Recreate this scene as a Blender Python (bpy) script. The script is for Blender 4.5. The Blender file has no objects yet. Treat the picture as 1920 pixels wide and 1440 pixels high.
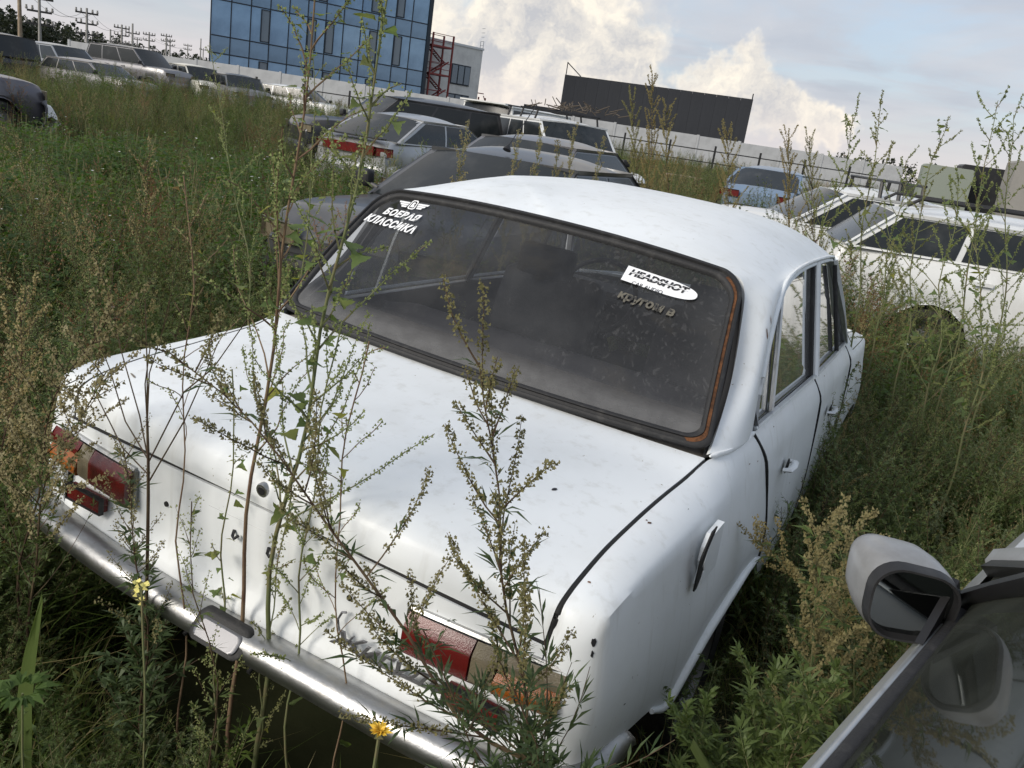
import bpy, math, random
import numpy as np
from mathutils import Vector, Matrix
R = math.radians
scene = bpy.context.scene
col = scene.collection
rnd = random.Random(7)
# ------------------------------------------------------------------ camera
CAM = np.array([1.15568, -1.10709, 1.61941]); YAW, PIT, ROL = R(26.573), R(16.921), R(8.595); FPX = 1587.8
cf = np.array([-math.sin(YAW)*math.cos(PIT), math.cos(YAW)*math.cos(PIT), -math.sin(PIT)])
cr0 = np.array([math.cos(YAW), math.sin(YAW), 0.0]); cu0 = np.cross(cr0, cf)
cr = math.cos(ROL)*cr0 + math.sin(ROL)*cu0; cu = -math.sin(ROL)*cr0 + math.cos(ROL)*cu0
camd = bpy.data.cameras.new('camera'); cam = bpy.data.objects.new('camera', camd); col.objects.link(cam)
camd.sensor_width = 36; camd.lens = 36*FPX/1920; camd.clip_start = 0.05; camd.clip_end = 6000
cam.matrix_world = Matrix(((cr[0], cu[0], -cf[0], CAM[0]), (cr[1], cu[1], -cf[1], CAM[1]), (cr[2], cu[2], -cf[2], CAM[2]), (0, 0, 0, 1)))
scene.camera = cam
def pdir(px, py):
    v = cf*FPX + cr*(px-960) - cu*(py-720); return v/np.linalg.norm(v)
def pz(px, py, z):
    v = pdir(px, py); return CAM + v*((z-CAM[2])/v[2])
def pat(px, py, dist):                       # ground position along a pixel's bearing at a horizontal distance
    v = pdir(px, py); h = v[:2]/np.linalg.norm(v[:2]); return np.array([CAM[0]+h[0]*dist, CAM[1]+h[1]*dist, 0.0])
def px_elev(px, py, dist):                   # height above ground of a pixel seen at a horizontal distance
    v = pdir(px, py); return CAM[2] + dist*v[2]/np.linalg.norm(v[:2])
# ------------------------------------------------------------------ view, world, sun
vs = scene.view_settings; vs.view_transform = 'Standard'; vs.look = 'None'; vs.exposure = 0.47; vs.gamma = 1.0; vs.use_curve_mapping = False
SUN_EL, SUN_AZ = R(30), R(207)              # bearing clockwise from +y: behind the camera and to its left
sdir = np.array([math.sin(SUN_AZ)*math.cos(SUN_EL), math.cos(SUN_AZ)*math.cos(SUN_EL), math.sin(SUN_EL)])
sl = bpy.data.lights.new('sun', 'SUN'); sl.energy = 2.0; sl.angle = R(26); sl.color = (1.0, 0.93, 0.83)
so = bpy.data.objects.new('sun', sl); col.objects.link(so); so.rotation_euler = Vector(-sdir).to_track_quat('-Z', 'Y').to_euler()
w = bpy.data.worlds.new('World'); scene.world = w; w.use_nodes = True
class NT:
    def __init__(s, nt): s.nt = nt; s.n = nt.nodes; s.l = nt.links
    def node(s, t, **kw):
        n = s.n.new(t)
        for k, v in kw.items(): setattr(n, k, v)
        return n
    def inp(s, sock, v):
        if v is None: return
        if isinstance(v, bpy.types.NodeSocket): s.l.new(v, sock)
        else: sock.default_value = v
    def math(s, op, a, b=None, c=None, clamp=False):
        n = s.node('ShaderNodeMath', operation=op, use_clamp=clamp)
        for i, v in enumerate((a, b, c)): s.inp(n.inputs[i], v)
        return n.outputs[0]
    def vm(s, op, a, b=None, out=0, scale=None):
        n = s.node('ShaderNodeVectorMath', operation=op); s.inp(n.inputs[0], a); s.inp(n.inputs[1], b)
        if scale is not None: s.inp(n.inputs['Scale'], scale)
        return n.outputs[out]
    def mix(s, f, a, b, mode='MIX'):
        n = s.node('ShaderNodeMix', data_type='RGBA', blend_type=mode); s.inp(n.inputs[0], f); s.inp(n.inputs[6], a); s.inp(n.inputs[7], b); return n.outputs[2]
    def noise(s, vec, scale, detail=4, rough=0.55, dist=0.0, col=False):
        n = s.node('ShaderNodeTexNoise'); s.inp(n.inputs['Vector'], vec)
        n.inputs['Scale'].default_value = scale; n.inputs['Detail'].default_value = detail; n.inputs['Roughness'].default_value = rough; n.inputs['Distortion'].default_value = dist
        return n.outputs[1 if col else 0]
    def ramp(s, f, a, b, smooth=True):
        n = s.node('ShaderNodeMapRange', interpolation_type='SMOOTHSTEP' if smooth else 'LINEAR'); s.inp(n.inputs[0], f)
        s.inp(n.inputs[1], a); s.inp(n.inputs[2], b); return n.outputs[0]
def c4(c): return (c[0], c[1], c[2], 1.0)
def build_world():
    t = NT(w.node_tree); t.n.clear()
    out = t.node('ShaderNodeOutputWorld'); bg = t.node('ShaderNodeBackground'); t.l.new(bg.outputs[0], out.inputs[0])
    sky = t.node('ShaderNodeTexSky', sky_type='NISHITA'); sky.sun_disc = False; sky.sun_elevation = SUN_EL; sky.sun_rotation = SUN_AZ
    sky.air_density = 1.1; sky.dust_density = 1.5; sky.ozone_density = 1.2
    skyc = t.mix(1.0, sky.outputs[0], (0.10, 0.10, 0.10, 1), 'MULTIPLY')
    D = t.vm('NORMALIZE', t.node('ShaderNodeTexCoord').outputs['Generated'])
    sep = t.node('ShaderNodeSeparateXYZ'); t.l.new(D, sep.inputs[0]); dz = t.math('MAXIMUM', sep.outputs[2], 0.0)
    # thin high veil, drawn on a plane overhead
    inv = t.math('DIVIDE', 1.0, t.math('ADD', dz, 0.11)); pl = t.vm('SCALE', D, scale=inv)
    pl2 = t.vm('MULTIPLY', pl, (1, 1, 0))
    v1 = t.noise(pl2, 0.75, 7, 0.58, 0.6); veil = t.ramp(v1, 0.30, 0.60)
    low = t.ramp(dz, 0.30, 0.0)
    veil = t.math('MAXIMUM', veil, t.math('MULTIPLY', low, 0.62))
    vtone = t.mix(t.noise(pl2, 1.7, 5, 0.5, 0.3), (0.335, 0.365, 0.43, 1), (0.55, 0.545, 0.56, 1))
    c = t.mix(t.math('MULTIPLY', veil, 0.86), t.mix(0.5, skyc, (0.40, 0.50, 0.65, 1)), vtone)
    # heaped clouds: a chain of mounds standing in one part of the sky, broken up by noise, and more mounds all round
    wob = t.vm('SCALE', t.vm('SUBTRACT', t.noise(D, 9, 5, 0.62, 0, True), (0.5, 0.5, 0.5)), scale=0.16)
    wob2 = t.vm('SCALE', t.vm('SUBTRACT', t.noise(D, 34, 4, 0.6, 0, True), (0.5, 0.5, 0.5)), scale=0.028)
    Dw = t.vm('ADD', t.vm('ADD', D, wob), wob2)
    f = None
    for px, py, rp in ((890, 120, 95), (960, 50, 125), (1060, 30, 150), (1115, 95, 120), (1000, 180, 110), (1190, 190, 80), (845, 35, 42), (1310, 150, 62), (1375, 170, 66), (1440, 205, 60), (1500, 235, 52), (1555, 255, 48), (720, -60, 150), (300, -420, 260), (1500, -500, 280)):
        d_ = t.vm('DISTANCE', Dw, tuple(pdir(px, py)), out=1)
        g = t.math('SUBTRACT', 1.0, t.math('DIVIDE', d_, rp/1587.8))
        f = g if f is None else t.math('MAXIMUM', f, g)
    n2 = t.noise(t.vm('MULTIPLY', Dw, (1, 1, 2.2)), 3.1, 4, 0.5)
    else_ = t.math('SUBTRACT', t.math('MULTIPLY', n2, 4.0), 2.45)
    away = t.vm('DOT_PRODUCT', D, tuple(cf), out=1)
    f = t.math('MAXIMUM', f, t.math('SUBTRACT', else_, t.ramp(away, 0.55, 0.8)))
    mask = t.ramp(f, -0.14, 0.36)
    lit = t.noise(t.vm('ADD', Dw, tuple(0.012*sdir)), 17, 5, 0.6); lit0 = t.noise(t.vm('SUBTRACT', Dw, tuple(0.012*sdir)), 17, 5, 0.6)
    rel = t.math('MULTIPLY_ADD', t.math('SUBTRACT', lit0, lit), 2.2, t.math('MULTIPLY_ADD', t.noise(D, 7.5, 3, 0.5), 1.5, -0.24), clamp=True)
    edge = t.ramp(f, 0.5, 0.02)
    rel = t.math('MULTIPLY_ADD', edge, 0.30, rel, clamp=True)
    cum = t.mix(rel, (0.42, 0.425, 0.445, 1), (0.79, 0.725, 0.62, 1))
    c = t.mix(t.math('MULTIPLY', mask, 0.94), c, cum)
    # small dark shelf clouds
    n3 = t.noise(t.vm('MULTIPLY', D, (1, 1, 5)), 5.5, 4, 0.55); c = t.mix(t.math('MULTIPLY', t.ramp(n3, 0.60, 0.74), 0.55), c, (0.36, 0.385, 0.44, 1))
    # pale, slightly rosy air at the horizon
    c = t.mix(t.math('MULTIPLY', t.ramp(dz, 0.085, 0.0), 0.62), c, (0.64, 0.575, 0.55, 1))
    t.l.new(c, bg.inputs[0]); bg.inputs[1].default_value = 1.0
build_world()
# ------------------------------------------------------------------ mesh helpers
class MB:
    def __init__(s): s.v = []; s.f = []; s.m = []
    def add(s, vs, fs, m=0):
        o = len(s.v); s.v.extend([tuple(map(float, p)) for p in vs]); s.f.extend([tuple(i+o for i in q) for q in fs]); s.m.extend([m]*len(fs)); return s
    def box(s, c, d, m=0, rz=0.0, M=None):
        x, y, z = d[0]/2, d[1]/2, d[2]/2
        P = [(-x,-y,-z),(x,-y,-z),(x,y,-z),(-x,y,-z),(-x,-y,z),(x,-y,z),(x,y,z),(-x,y,z)]
        if M is not None: P = [tuple(M @ Vector(p)) for p in P]
        elif rz: cc, ss = math.cos(rz), math.sin(rz); P = [(a*cc-b*ss, a*ss+b*cc, e) for a, b, e in P]
        P = [(a+c[0], b+c[1], e+c[2]) for a, b, e in P]
        return s.add(P, [(0,3,2,1),(4,5,6,7),(0,1,5,4),(1,2,6,5),(2,3,7,6),(3,0,4,7)], m)
    def tube(s, path, rad, n=8, m=0, cap=True, flat=1.0, close=False):
        P = [np.array(p, float) for p in path]; k = len(P)
        rr = rad if hasattr(rad, '__len__') else [rad]*k
        vs = []; up = np.array([0, 0, 1.0])
        for i in range(k):
            if close: tg = P[(i+1) % k]-P[i-1]
            else: tg = P[min(i+1, k-1)]-P[max(i-1, 0)]
            tg = tg/(np.linalg.norm(tg)+1e-12)
            ref = up if abs(tg[2]) < 0.92 else np.array([0, 1.0, 0])
            a = np.cross(tg, ref); a /= np.linalg.norm(a)+1e-12; b = np.cross(a, tg)
            for j in range(n):
                th = 2*math.pi*j/n; vs.append(P[i]+rr[i]*(math.cos(th)*a+flat*math.sin(th)*b))
        fs = []
        for i in range(k if close else k-1):
            for j in range(n):
                i2 = (i+1) % k; fs.append((i*n+j, i*n+(j+1) % n, i2*n+(j+1) % n, i2*n+j))
        if cap and not close: fs.append(tuple(range(n-1, -1, -1))); fs.append(tuple((k-1)*n+j for j in range(n)))
        return s.add(vs, fs, m)
    def grid(s, G, m=0, flip=False, closeu=False):
        G = np.asarray(G, float); a, b = G.shape[:2]; fs = []
        for i in range(a-1):
            for j in range(b if closeu else b-1):
                j2 = (j+1) % b; q = (i*b+j, i*b+j2, (i+1)*b+j2, (i+1)*b+j); fs.append(q[::-1] if flip else q)
        return s.add(G.reshape(-1, 3), fs, m)
    def panel(s, G, thick=0.008, m=0, flip=False):           # a sheet-metal panel: the grid plus a turned-in edge all round
        G = np.asarray(G, float); a, b = G.shape[:2]
        du = np.gradient(G, axis=0); dv = np.gradient(G, axis=1); N = np.cross(dv, du); N /= np.linalg.norm(N, axis=2, keepdims=True)+1e-12
        if flip: N = -N
        s.grid(G, m, flip)
        I = G - N*thick
        for A, B in ((G[0], I[0]), (I[-1], G[-1])): s.grid(np.stack([B, A]), m, flip)
        for A, B in ((G[:, 0], I[:, 0]), (I[:, -1], G[:, -1])): s.grid(np.stack([A, B]), m, flip)
        return s
    def poly(s, pts, m=0): return s.add(pts, [tuple(range(len(pts)))], m)
    def prism(s, outline, p0, ex, ey, ez, depth, m=0):          # 2-D outline in the ex/ey plane at p0, extruded along ez
        p0, ex, ey, ez = map(lambda q: np.array(q, float), (p0, ex, ey, ez)); n = len(outline)
        A = [p0+ex*u+ey*v for u, v in outline]; B = [q+ez*depth for q in A]
        return s.add(A+B, [tuple(range(n-1, -1, -1)), tuple(range(n, 2*n))]+[(i, (i+1) % n, n+(i+1) % n, n+i) for i in range(n)], m)
    def lathe(s, prof, c, axis, n=20, m=0, cap=True):            # prof: (radius, along-axis)
        ax = np.array(axis, float); ax /= np.linalg.norm(ax); ref = np.array([0, 0, 1.0]) if abs(ax[2]) < 0.9 else np.array([1.0, 0, 0])
        a = np.cross(ax, ref); a /= np.linalg.norm(a); b = np.cross(ax, a); c = np.array(c, float)
        G = [[c+ax*h+r*(math.cos(2*math.pi*j/n)*a+math.sin(2*math.pi*j/n)*b) for j in range(n)] for r, h in prof]
        s.grid(G, m, False, True)
        if cap:
            k = len(s.v)-n*len(prof); s.f.append(tuple(k+j for j in range(n-1, -1, -1))); s.m.append(m); k = len(s.v)-n; s.f.append(tuple(k+j for j in range(n))); s.m.append(m)
        return s
    def mesh(s, name, mats, smooth=None):
        me = bpy.data.meshes.new(name); me.from_pydata(s.v, [], s.f)
        for mm in (mats if isinstance(mats, (list, tuple)) else [mats]): me.materials.append(mm)
        if any(s.m): me.polygons.foreach_set('material_index', s.m)
        if smooth is not None:
            me.polygons.foreach_set('use_smooth', [True]*len(me.polygons))
            if smooth < 180: me.set_sharp_from_angle(angle=R(smooth))
        me.update(); return me
    def obj(s, name, mats, parent=None, smooth=None, **tags):
        return link(name, s.mesh(name, mats, smooth), parent, **tags)
def link(name, data, parent=None, **tags):
    o = bpy.data.objects.new(name, data); col.objects.link(o); o.parent = parent
    for k, v in tags.items(): o[k] = v
    return o
def empty(name, loc=(0, 0, 0), rz=0.0, **tags):
    o = bpy.data.objects.new(name, None); col.objects.link(o); o.location = tuple(map(float, loc)); o.rotation_euler = (0, 0, rz); o.empty_display_size = 0.2
    for k, v in tags.items(): o[k] = v
    return o
def pchip(xs, ys, x):                        # smooth monotone interpolation; ys may be (n,k)
    xs = np.asarray(xs, float); ys = np.asarray(ys, float); x = np.clip(np.asarray(x, float), xs[0], xs[-1])
    one = ys.ndim == 1
    if one: ys = ys[:, None]
    h = np.diff(xs)[:, None]; dl = np.diff(ys, axis=0)/h; mm = np.zeros_like(ys); mm[0] = dl[0]; mm[-1] = dl[-1]
    for i in range(1, len(xs)-1):
        p = dl[i-1]*dl[i]; w1 = 2*h[i]+h[i-1]; w2 = h[i]+2*h[i-1]
        with np.errstate(divide='ignore', invalid='ignore'): mm[i] = np.where(p > 0, (w1+w2)/(w1/dl[i-1]+w2/dl[i]), 0)
    k = np.clip(np.searchsorted(xs, x, side='right')-1, 0, len(xs)-2); tt = ((x-xs[k])/h[k, 0])[..., None]; hh = h[k]
    r = (2*tt**3-3*tt**2+1)*ys[k]+(tt**3-2*tt**2+tt)*hh*mm[k]+(-2*tt**3+3*tt**2)*ys[k+1]+(tt**3-tt**2)*hh*mm[k+1]
    return r[..., 0] if one else r
def resample(keys, n):                       # keys (k,3) -> n points, smooth
    k = np.asarray(keys, float); return pchip(np.arange(len(k)), k, np.linspace(0, len(k)-1, n))
# ------------------------------------------------------------------ materials
def new_mat(name):
    m = bpy.data.materials.new(name); m.use_nodes = True; t = NT(m.node_tree); b = t.n['Principled BSDF']; return m, t, b
def mat(name, colr, rough=0.5, metal=0.0, spec=0.5, noise=None, bump=0.0, bscale=30, coat=0.0, coord='Object', alpha=1.0):
    """noise: (scale, colour2, low, high) blends a second colour in patches"""
    m, t, b = new_mat(name); b.inputs['Roughness'].default_value = rough; b.inputs['Metallic'].default_value = metal
    b.inputs['Specular IOR Level'].default_value = spec; b.inputs['Coat Weight'].default_value = coat
    tc = t.node('ShaderNodeTexCoord').outputs[coord]; c = c4(colr)
    if noise:
        for nz in (noise if isinstance(noise[0], (tuple, list)) else [noise]):
            c = t.mix(t.ramp(t.noise(tc, nz[0], 6, 0.62), nz[2], nz[3]), c, c4(nz[1]))
    t.inp(b.inputs['Base Color'], c)
    if bump:
        bn = t.node('ShaderNodeBump'); bn.inputs['Strength'].default_value = bump; bn.inputs['Distance'].default_value = 0.01
        t.l.new(t.noise(tc, bscale, 5, 0.6), bn.inputs['Height']); t.l.new(bn.outputs[0], b.inputs['Normal'])
    return m
def leafmat(name, c1, c2, c3=None, trans=0.35, rough=0.5, scale=6.0):
    """leaf: colour varies from plant to plant and along the plant; light shines through"""
    m, t, b = new_mat(name); oi = t.node('ShaderNodeObjectInfo'); geo = t.node('ShaderNodeNewGeometry')
    tc = t.node('ShaderNodeTexCoord').outputs['Object']
    c1, c2 = [tuple(k*q for k, q in zip((1.58, 1.68, 1.30), a)) for a in (c1, c2)]; c3 = tuple(k*q for k, q in zip((1.58, 1.68, 1.30), c3)) if c3 else None
    c = t.mix(geo.outputs['Random Per Island'], c4(c1), c4(c2))
    if c3: c = t.mix(t.ramp(oi.outputs['Random'], 0.45, 1.0), c, c4(c3))
    c = t.mix(t.math('MULTIPLY', t.noise(tc, scale, 2), 0.55), c, t.mix(1.0, c, (0.45, 0.45, 0.4, 1), 'MULTIPLY'))
    tr = t.node('ShaderNodeBsdfTranslucent'); t.l.new(t.mix(1.0, c, (1.25, 1.3, 0.7, 1), 'MULTIPLY'), tr.inputs[0])
    t.l.new(c, b.inputs['Base Color']); b.inputs['Roughness'].default_value = rough; b.inputs['Specular IOR Level'].default_value = 0.28
    mx = t.node('ShaderNodeMixShader'); mx.inputs[0].default_value = trans+.08; t.l.new(b.outputs[0], mx.inputs[1]); t.l.new(tr.outputs[0], mx.inputs[2])
    t.l.new(mx.outputs[0], t.n['Material Output'].inputs[0]); return m
def glassmat(name, tint, dustc, dust=(0.1, 0.5), scale=3.0, refl=0.9, kind=0):
    """dusty window: see-through tint, mirror reflection by angle, and a coat of dust in patches"""
    m, t, b = new_mat(name); t.n.remove(b); o = t.n['Material Output']; tc = t.node('ShaderNodeTexCoord').outputs['Object']
    tr = t.node('ShaderNodeBsdfTransparent'); tr.inputs[0].default_value = c4(tint)
    gl = t.node('ShaderNodeBsdfGlossy'); gl.inputs['Roughness'].default_value = 0.03; gl.inputs[0].default_value = (refl, refl, refl, 1)
    fr = t.node('ShaderNodeFresnel'); fr.inputs[0].default_value = 1.5
    mx = t.node('ShaderNodeMixShader'); t.l.new(fr.outputs[0], mx.inputs[0]); t.l.new(tr.outputs[0], mx.inputs[1]); t.l.new(gl.outputs[0], mx.inputs[2])
    df = t.node('ShaderNodeBsdfDiffuse'); df.inputs[0].default_value = c4(dustc)
    f = t.math('MULTIPLY_ADD', t.ramp(t.noise(tc, scale, 7, 0.65), 0.35, 0.75), dust[1]-dust[0], dust[0])
    if kind == 1:                             # the old car's rear window: drip spots, scratches, a dusty strip along the bottom
        uv = t.node('ShaderNodeAttribute', attribute_name='uvpos').outputs['Vector']; s = t.node('ShaderNodeSeparateXYZ'); t.l.new(uv, s.inputs[0])
        vo = t.node('ShaderNodeTexVoronoi', feature='DISTANCE_TO_EDGE'); t.inp(vo.inputs['Vector'], t.vm('MULTIPLY', t.vm('ADD', uv, t.vm('SCALE', t.noise(uv, 9, 2, 0.5, 0, True), scale=0.12)), (52, 22, 1))); vo.inputs['Scale'].default_value = 1.0
        spots = t.math('MULTIPLY', t.ramp(vo.outputs[0], 0.20, 0.34), t.ramp(t.math('ADD', t.noise(uv, 3.2, 4, 0.6), t.math('MULTIPLY', t.ramp(s.outputs[0], 0.0, 1.0), 0.30)), 0.54, 0.66))
        f = t.math('MULTIPLY_ADD', spots, 0.10, f)
        ed = t.ramp(s.outputs[1], 0.26, 0.07); f = t.math('MAXIMUM', f, t.math('MULTIPLY', ed, t.math('MULTIPLY_ADD', t.noise(uv, 14, 4, 0.6), 0.50, 0.20)))
        f = t.math('MULTIPLY_ADD', t.ramp(t.math('ABSOLUTE', t.math('MULTIPLY_ADD', s.outputs[0], 1.0, 0.0)), 0.80, 1.0), 0.08, f)
        w1 = t.node('ShaderNodeTexNoise'); t.inp(w1.inputs['Vector'], t.vm('MULTIPLY', t.vm('ADD', uv, t.vm('MULTIPLY', uv, (0, 0, 0))), (7, 55, 1))); w1.inputs['Scale'].default_value = 1.0; w1.inputs['Detail'].default_value = 3
        f = t.math('MULTIPLY_ADD', t.ramp(w1.outputs[0], 0.74, 0.77), 0.20, f, clamp=True)
    m2 = t.node('ShaderNodeMixShader'); t.l.new(f, m2.inputs[0]); t.l.new(mx.outputs[0], m2.inputs[1]); t.l.new(df.outputs[0], m2.inputs[2]); t.l.new(m2.outputs[0], o.inputs[0])
    return m
M = {}
def white_paint():
    m, t, b = new_mat('old_white_paint'); tc = t.node('ShaderNodeTexCoord').outputs['Object']
    c = t.mix(t.ramp(t.noise(tc, 2.2, 6, .6), .40, .75), (.80, .83, .84, 1), (.71, .735, .735, 1))
    st = t.noise(t.vm('MULTIPLY', tc, (26, 26, 1.6)), 1.0, 4, .6); c = t.mix(t.math('MULTIPLY', t.ramp(st, .52, .74), .34), c, (.52, .52, .48, 1))            # rain streaks
    du = t.noise(t.vm('MULTIPLY', tc, (5, 3, 5)), 1.0, 7, .68); c = t.mix(t.math('MULTIPLY', t.ramp(du, .50, .82), .22), c, (.56, .53, .47, 1))             # dust film
    c = t.mix(t.ramp(t.noise(tc, 70, 3, .6), .71, .76), c, (.34, .31, .26, 1))                                                                             # specks
    t.l.new(c, b.inputs['Base Color']); b.inputs['Specular IOR Level'].default_value = .42; b.inputs['Coat Weight'].default_value = .08; b.inputs['Coat Roughness'].default_value = .2
    t.l.new(t.math('MULTIPLY_ADD', t.noise(tc, 6, 5, .6), .30, .30), b.inputs['Roughness'])
    bn = t.node('ShaderNodeBump'); bn.inputs['Strength'].default_value = .06; bn.inputs['Distance'].default_value = .012; t.l.new(t.noise(tc, 4.5, 2, .5), bn.inputs['Height']); t.l.new(bn.outputs[0], b.inputs['Normal']); return m
M['white'] = white_paint()
M['chrome'] = mat('worn_chrome', (0.44, 0.445, 0.45), 0.40, 1.0, 0.5, [(6, (0.30, 0.30, 0.29), 0.40, 0.70), (22, (0.42, 0.41, 0.39), 0.5, 0.7), (60, (0.16, 0.11, 0.07), 0.66, 0.74)], 0.12, 38)
M['alu'] = mat('dull_trim', (0.52, 0.54, 0.55), 0.38, 0.85, 0.5, (20, (0.33, 0.33, 0.33), 0.5, 0.8))
M['rubber'] = mat('aged_rubber', (0.020, 0.020, 0.021), 0.62, 0, 0.4, (25, (0.055, 0.053, 0.050), 0.5, 0.8), 0.2, 120)
M['gap'] = mat('seam_dark', (0.010, 0.010, 0.010), 0.8)
M['rust'] = mat('rust', (0.17, 0.075, 0.034), 0.85, 0, 0.2, (40, (0.07, 0.035, 0.02), 0.4, 0.65), 0.4, 150)
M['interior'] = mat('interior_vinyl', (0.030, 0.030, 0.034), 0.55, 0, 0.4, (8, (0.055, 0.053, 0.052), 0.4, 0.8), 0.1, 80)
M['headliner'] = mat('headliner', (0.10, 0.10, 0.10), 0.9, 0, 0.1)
M['shelf'] = mat('dusty_shelf', (0.20, 0.18, 0.155), 0.95, 0, 0.1, (12, (0.30, 0.275, 0.24), 0.4, 0.7), 0.3, 60)
M['lens_red'] = mat('red_lens', (0.12, 0.009, 0.008), 0.22, 0, 0.5, (10, (0.05, 0.010, 0.010), 0.4, 0.8), 0.15, 300, 0.1)
M['lens_amber'] = mat('amber_lens', (0.30, 0.085, 0.010), 0.22, 0, 0.5, (14, (0.20, 0.07, 0.02), 0.4, 0.8), 0.15, 300, 0.1)
M['lens_clear'] = mat('clear_lens', (0.17, 0.145, 0.095), 0.32, 0, 0.35, (18, (0.11, 0.09, 0.06), 0.4, 0.8), 0.3, 300, 0.1)
M['tyre'] = mat('tyre', (0.035, 0.034, 0.032), 0.85, 0, 0.2, (9, (0.075, 0.07, 0.062), 0.45, 0.75), 0.3, 60)
M['steel'] = mat('wheel_steel', (0.25, 0.25, 0.25), 0.5, 0.6, 0.5, (14, (0.15, 0.10, 0.07), 0.5, 0.8))
M['sticker'] = mat('white_sticker', (0.85, 0.86, 0.87), 0.5)
M['badge'] = mat('grey_badge', (0.20, 0.20, 0.21), 0.35, 0.7)
M['ink'] = mat('black_print', (0.015, 0.015, 0.017), 0.5)
M['dusttext'] = mat('dusty_lettering', (0.15, 0.14, 0.115), 0.9, 0, 0.1, (60, (0.05, 0.05, 0.05), 0.50, 0.62))
M['rearglass'] = glassmat('dusty_rear_glass', (0.50, 0.51, 0.54), (0.225, 0.225, 0.225), (0.045, 0.14), 4.0, 0.85, 1)
M['glass'] = glassmat('dusty_side_glass', (0.50, 0.52, 0.52), (0.30, 0.30, 0.29), (0.05, 0.30), 4.0)
M['nearglass'] = glassmat('grimy_near_glass', (0.50, 0.54, 0.50), (0.17, 0.185, 0.155), (0.10, 0.28), 3.0, 0.22)
M['farglass'] = mat('dark_car_glass', (0.014, 0.017, 0.018), 0.20, 0, 0.42, (3, (0.05, 0.052, 0.05), 0.5, 0.85))
M['blackplastic'] = mat('black_plastic', (0.018, 0.018, 0.019), 0.45, 0, 0.4, (12, (0.04, 0.04, 0.04), 0.5, 0.8))
M['silver'] = mat('silver_paint', (0.50, 0.51, 0.52), 0.36, 0.25, 0.5, [(4, (0.38, 0.38, 0.37), 0.4, 0.8), (50, (0.18, 0.18, 0.17), 0.68, 0.8)], 0.03, 60, 0.3)
# ------------------------------------------------------------------ the old white saloon (its own axes: x right, y forward from the rear bumper, z up)
def text_mesh(body, size, depth, shear=0.0, sx=1.0, spacing=1.0, offset=0.0):
    cu_ = bpy.data.curves.new('lettering', 'FONT'); cu_.body = body; cu_.size = size; cu_.extrude = depth; cu_.shear = shear; cu_.space_character = spacing; cu_.align_x = 'CENTER'; cu_.align_y = 'CENTER'; cu_.resolution_u = 3; cu_.offset = offset
    o = bpy.data.objects.new('lettering', cu_); col.objects.link(o); bpy.context.view_layer.update()
    me = bpy.data.meshes.new_from_object(o.evaluated_get(bpy.context.evaluated_depsgraph_get())); bpy.data.objects.remove(o); bpy.data.curves.remove(cu_)
    if sx != 1.0: me.transform(Matrix.Diagonal((sx, 1, 1, 1)))
    return me
def mirrorx(G): G = np.array(G, float); G[..., 0] *= -1; return G
car = empty('white_saloon', (0, 0, 0), label='old white saloon car with dusty rear window, chrome bumper and weeds at its tail', category='car')
car.rotation_euler = (R(-0.8986), R(1.8431), 0)
# --- body curves
FS = np.array([  # rear fender columns: lower edge, crease, lid edge
 [(.660,.112,.515),(.660,.112,.70),(.660,.122,.766)], [(.712,.116,.525),(.702,.117,.775),(.663,.126,.800)], [(.750,.136,.535),(.735,.132,.812),(.665,.137,.838)],
 [(.774,.180,.545),(.747,.155,.850),(.667,.167,.858)], [(.785,.245,.540),(.753,.215,.866),(.668,.222,.873)], [(.794,.330,.525),(.757,.315,.873),(.669,.315,.889)],
 [(.800,.460,.495),(.762,.455,.874),(.673,.47,.902)], [(.808,.560,.455),(.766,.585,.873),(.680,.60,.913)], [(.815,.66,.505),(.769,.71,.872),(.689,.72,.922)],
 [(.818,.80,.545),(.772,.81,.871),(.702,.835,.945)], [(.820,.95,.560),(.775,.92,.870),(.730,.93,.955)], [(.820,1.10,.560),(.778,1.03,.869),(.736,1.03,.956)],
 [(.817,1.27,.535),(.780,1.12,.868),(.738,1.09,.956)], [(.812,1.43,.49),(.783,1.215,.866),(.738,1.14,.956)]])
def skin(colkeys, ncol, sgn, nlow=15, nup=9, bulge=0.014, lip=True):
    K = np.asarray(colkeys, float); k = len(K)
    B = resample(K[:, 0], ncol); C = resample(K[:, 1], ncol); L = resample(K[:, 2], ncol)
    tg = np.gradient((B+C)/2, axis=0); nr = np.stack([tg[:, 1], -tg[:, 0], np.zeros(ncol)], 1); nr /= np.linalg.norm(nr, axis=1, keepdims=True)+1e-9
    G = []
    for j in range(ncol):
        rows = []
        if lip: rows.append(B[j]-nr[j]*0.022+np.array([0, 0, .004]))
        for v in np.linspace(0, 1, nlow):
            p = B[j]+(C[j]-B[j])*v; rows.append(p+nr[j]*bulge*1.5*math.sin(math.pi*v)**.9*(1-.62*v) if 0 < v < 1 else p)
        for v in np.linspace(0, 1, nup)[1:]:
            p = C[j]+(L[j]-C[j])*v; rows.append(p+(nr[j]*0.35+np.array([0, 0, 1]))*0.006*math.sin(math.pi*v))
        G.append(rows)
    G = np.array(G)
    for _ in range(1): G[:, 2:-1] += .3*((G[:, 1:-2]+G[:, 3:])/2-G[:, 2:-1])
    return (mirrorx(G), True) if sgn < 0 else (G, False)
SEAM1 = np.array([(.812,1.44,.47),(.783,1.223,.866),(.738,1.15,.956)]); SEAM2 = np.array([(.800,2.20,.335),(.788,2.125,.866),(.752,2.043,.957)]); SEAM3 = np.array([(.790,3.02,.34),(.780,3.03,.862),(.735,2.985,.945)])
def off(S, dy): S = np.array(S); S = S.copy(); S[:, 1] += dy; return S
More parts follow.
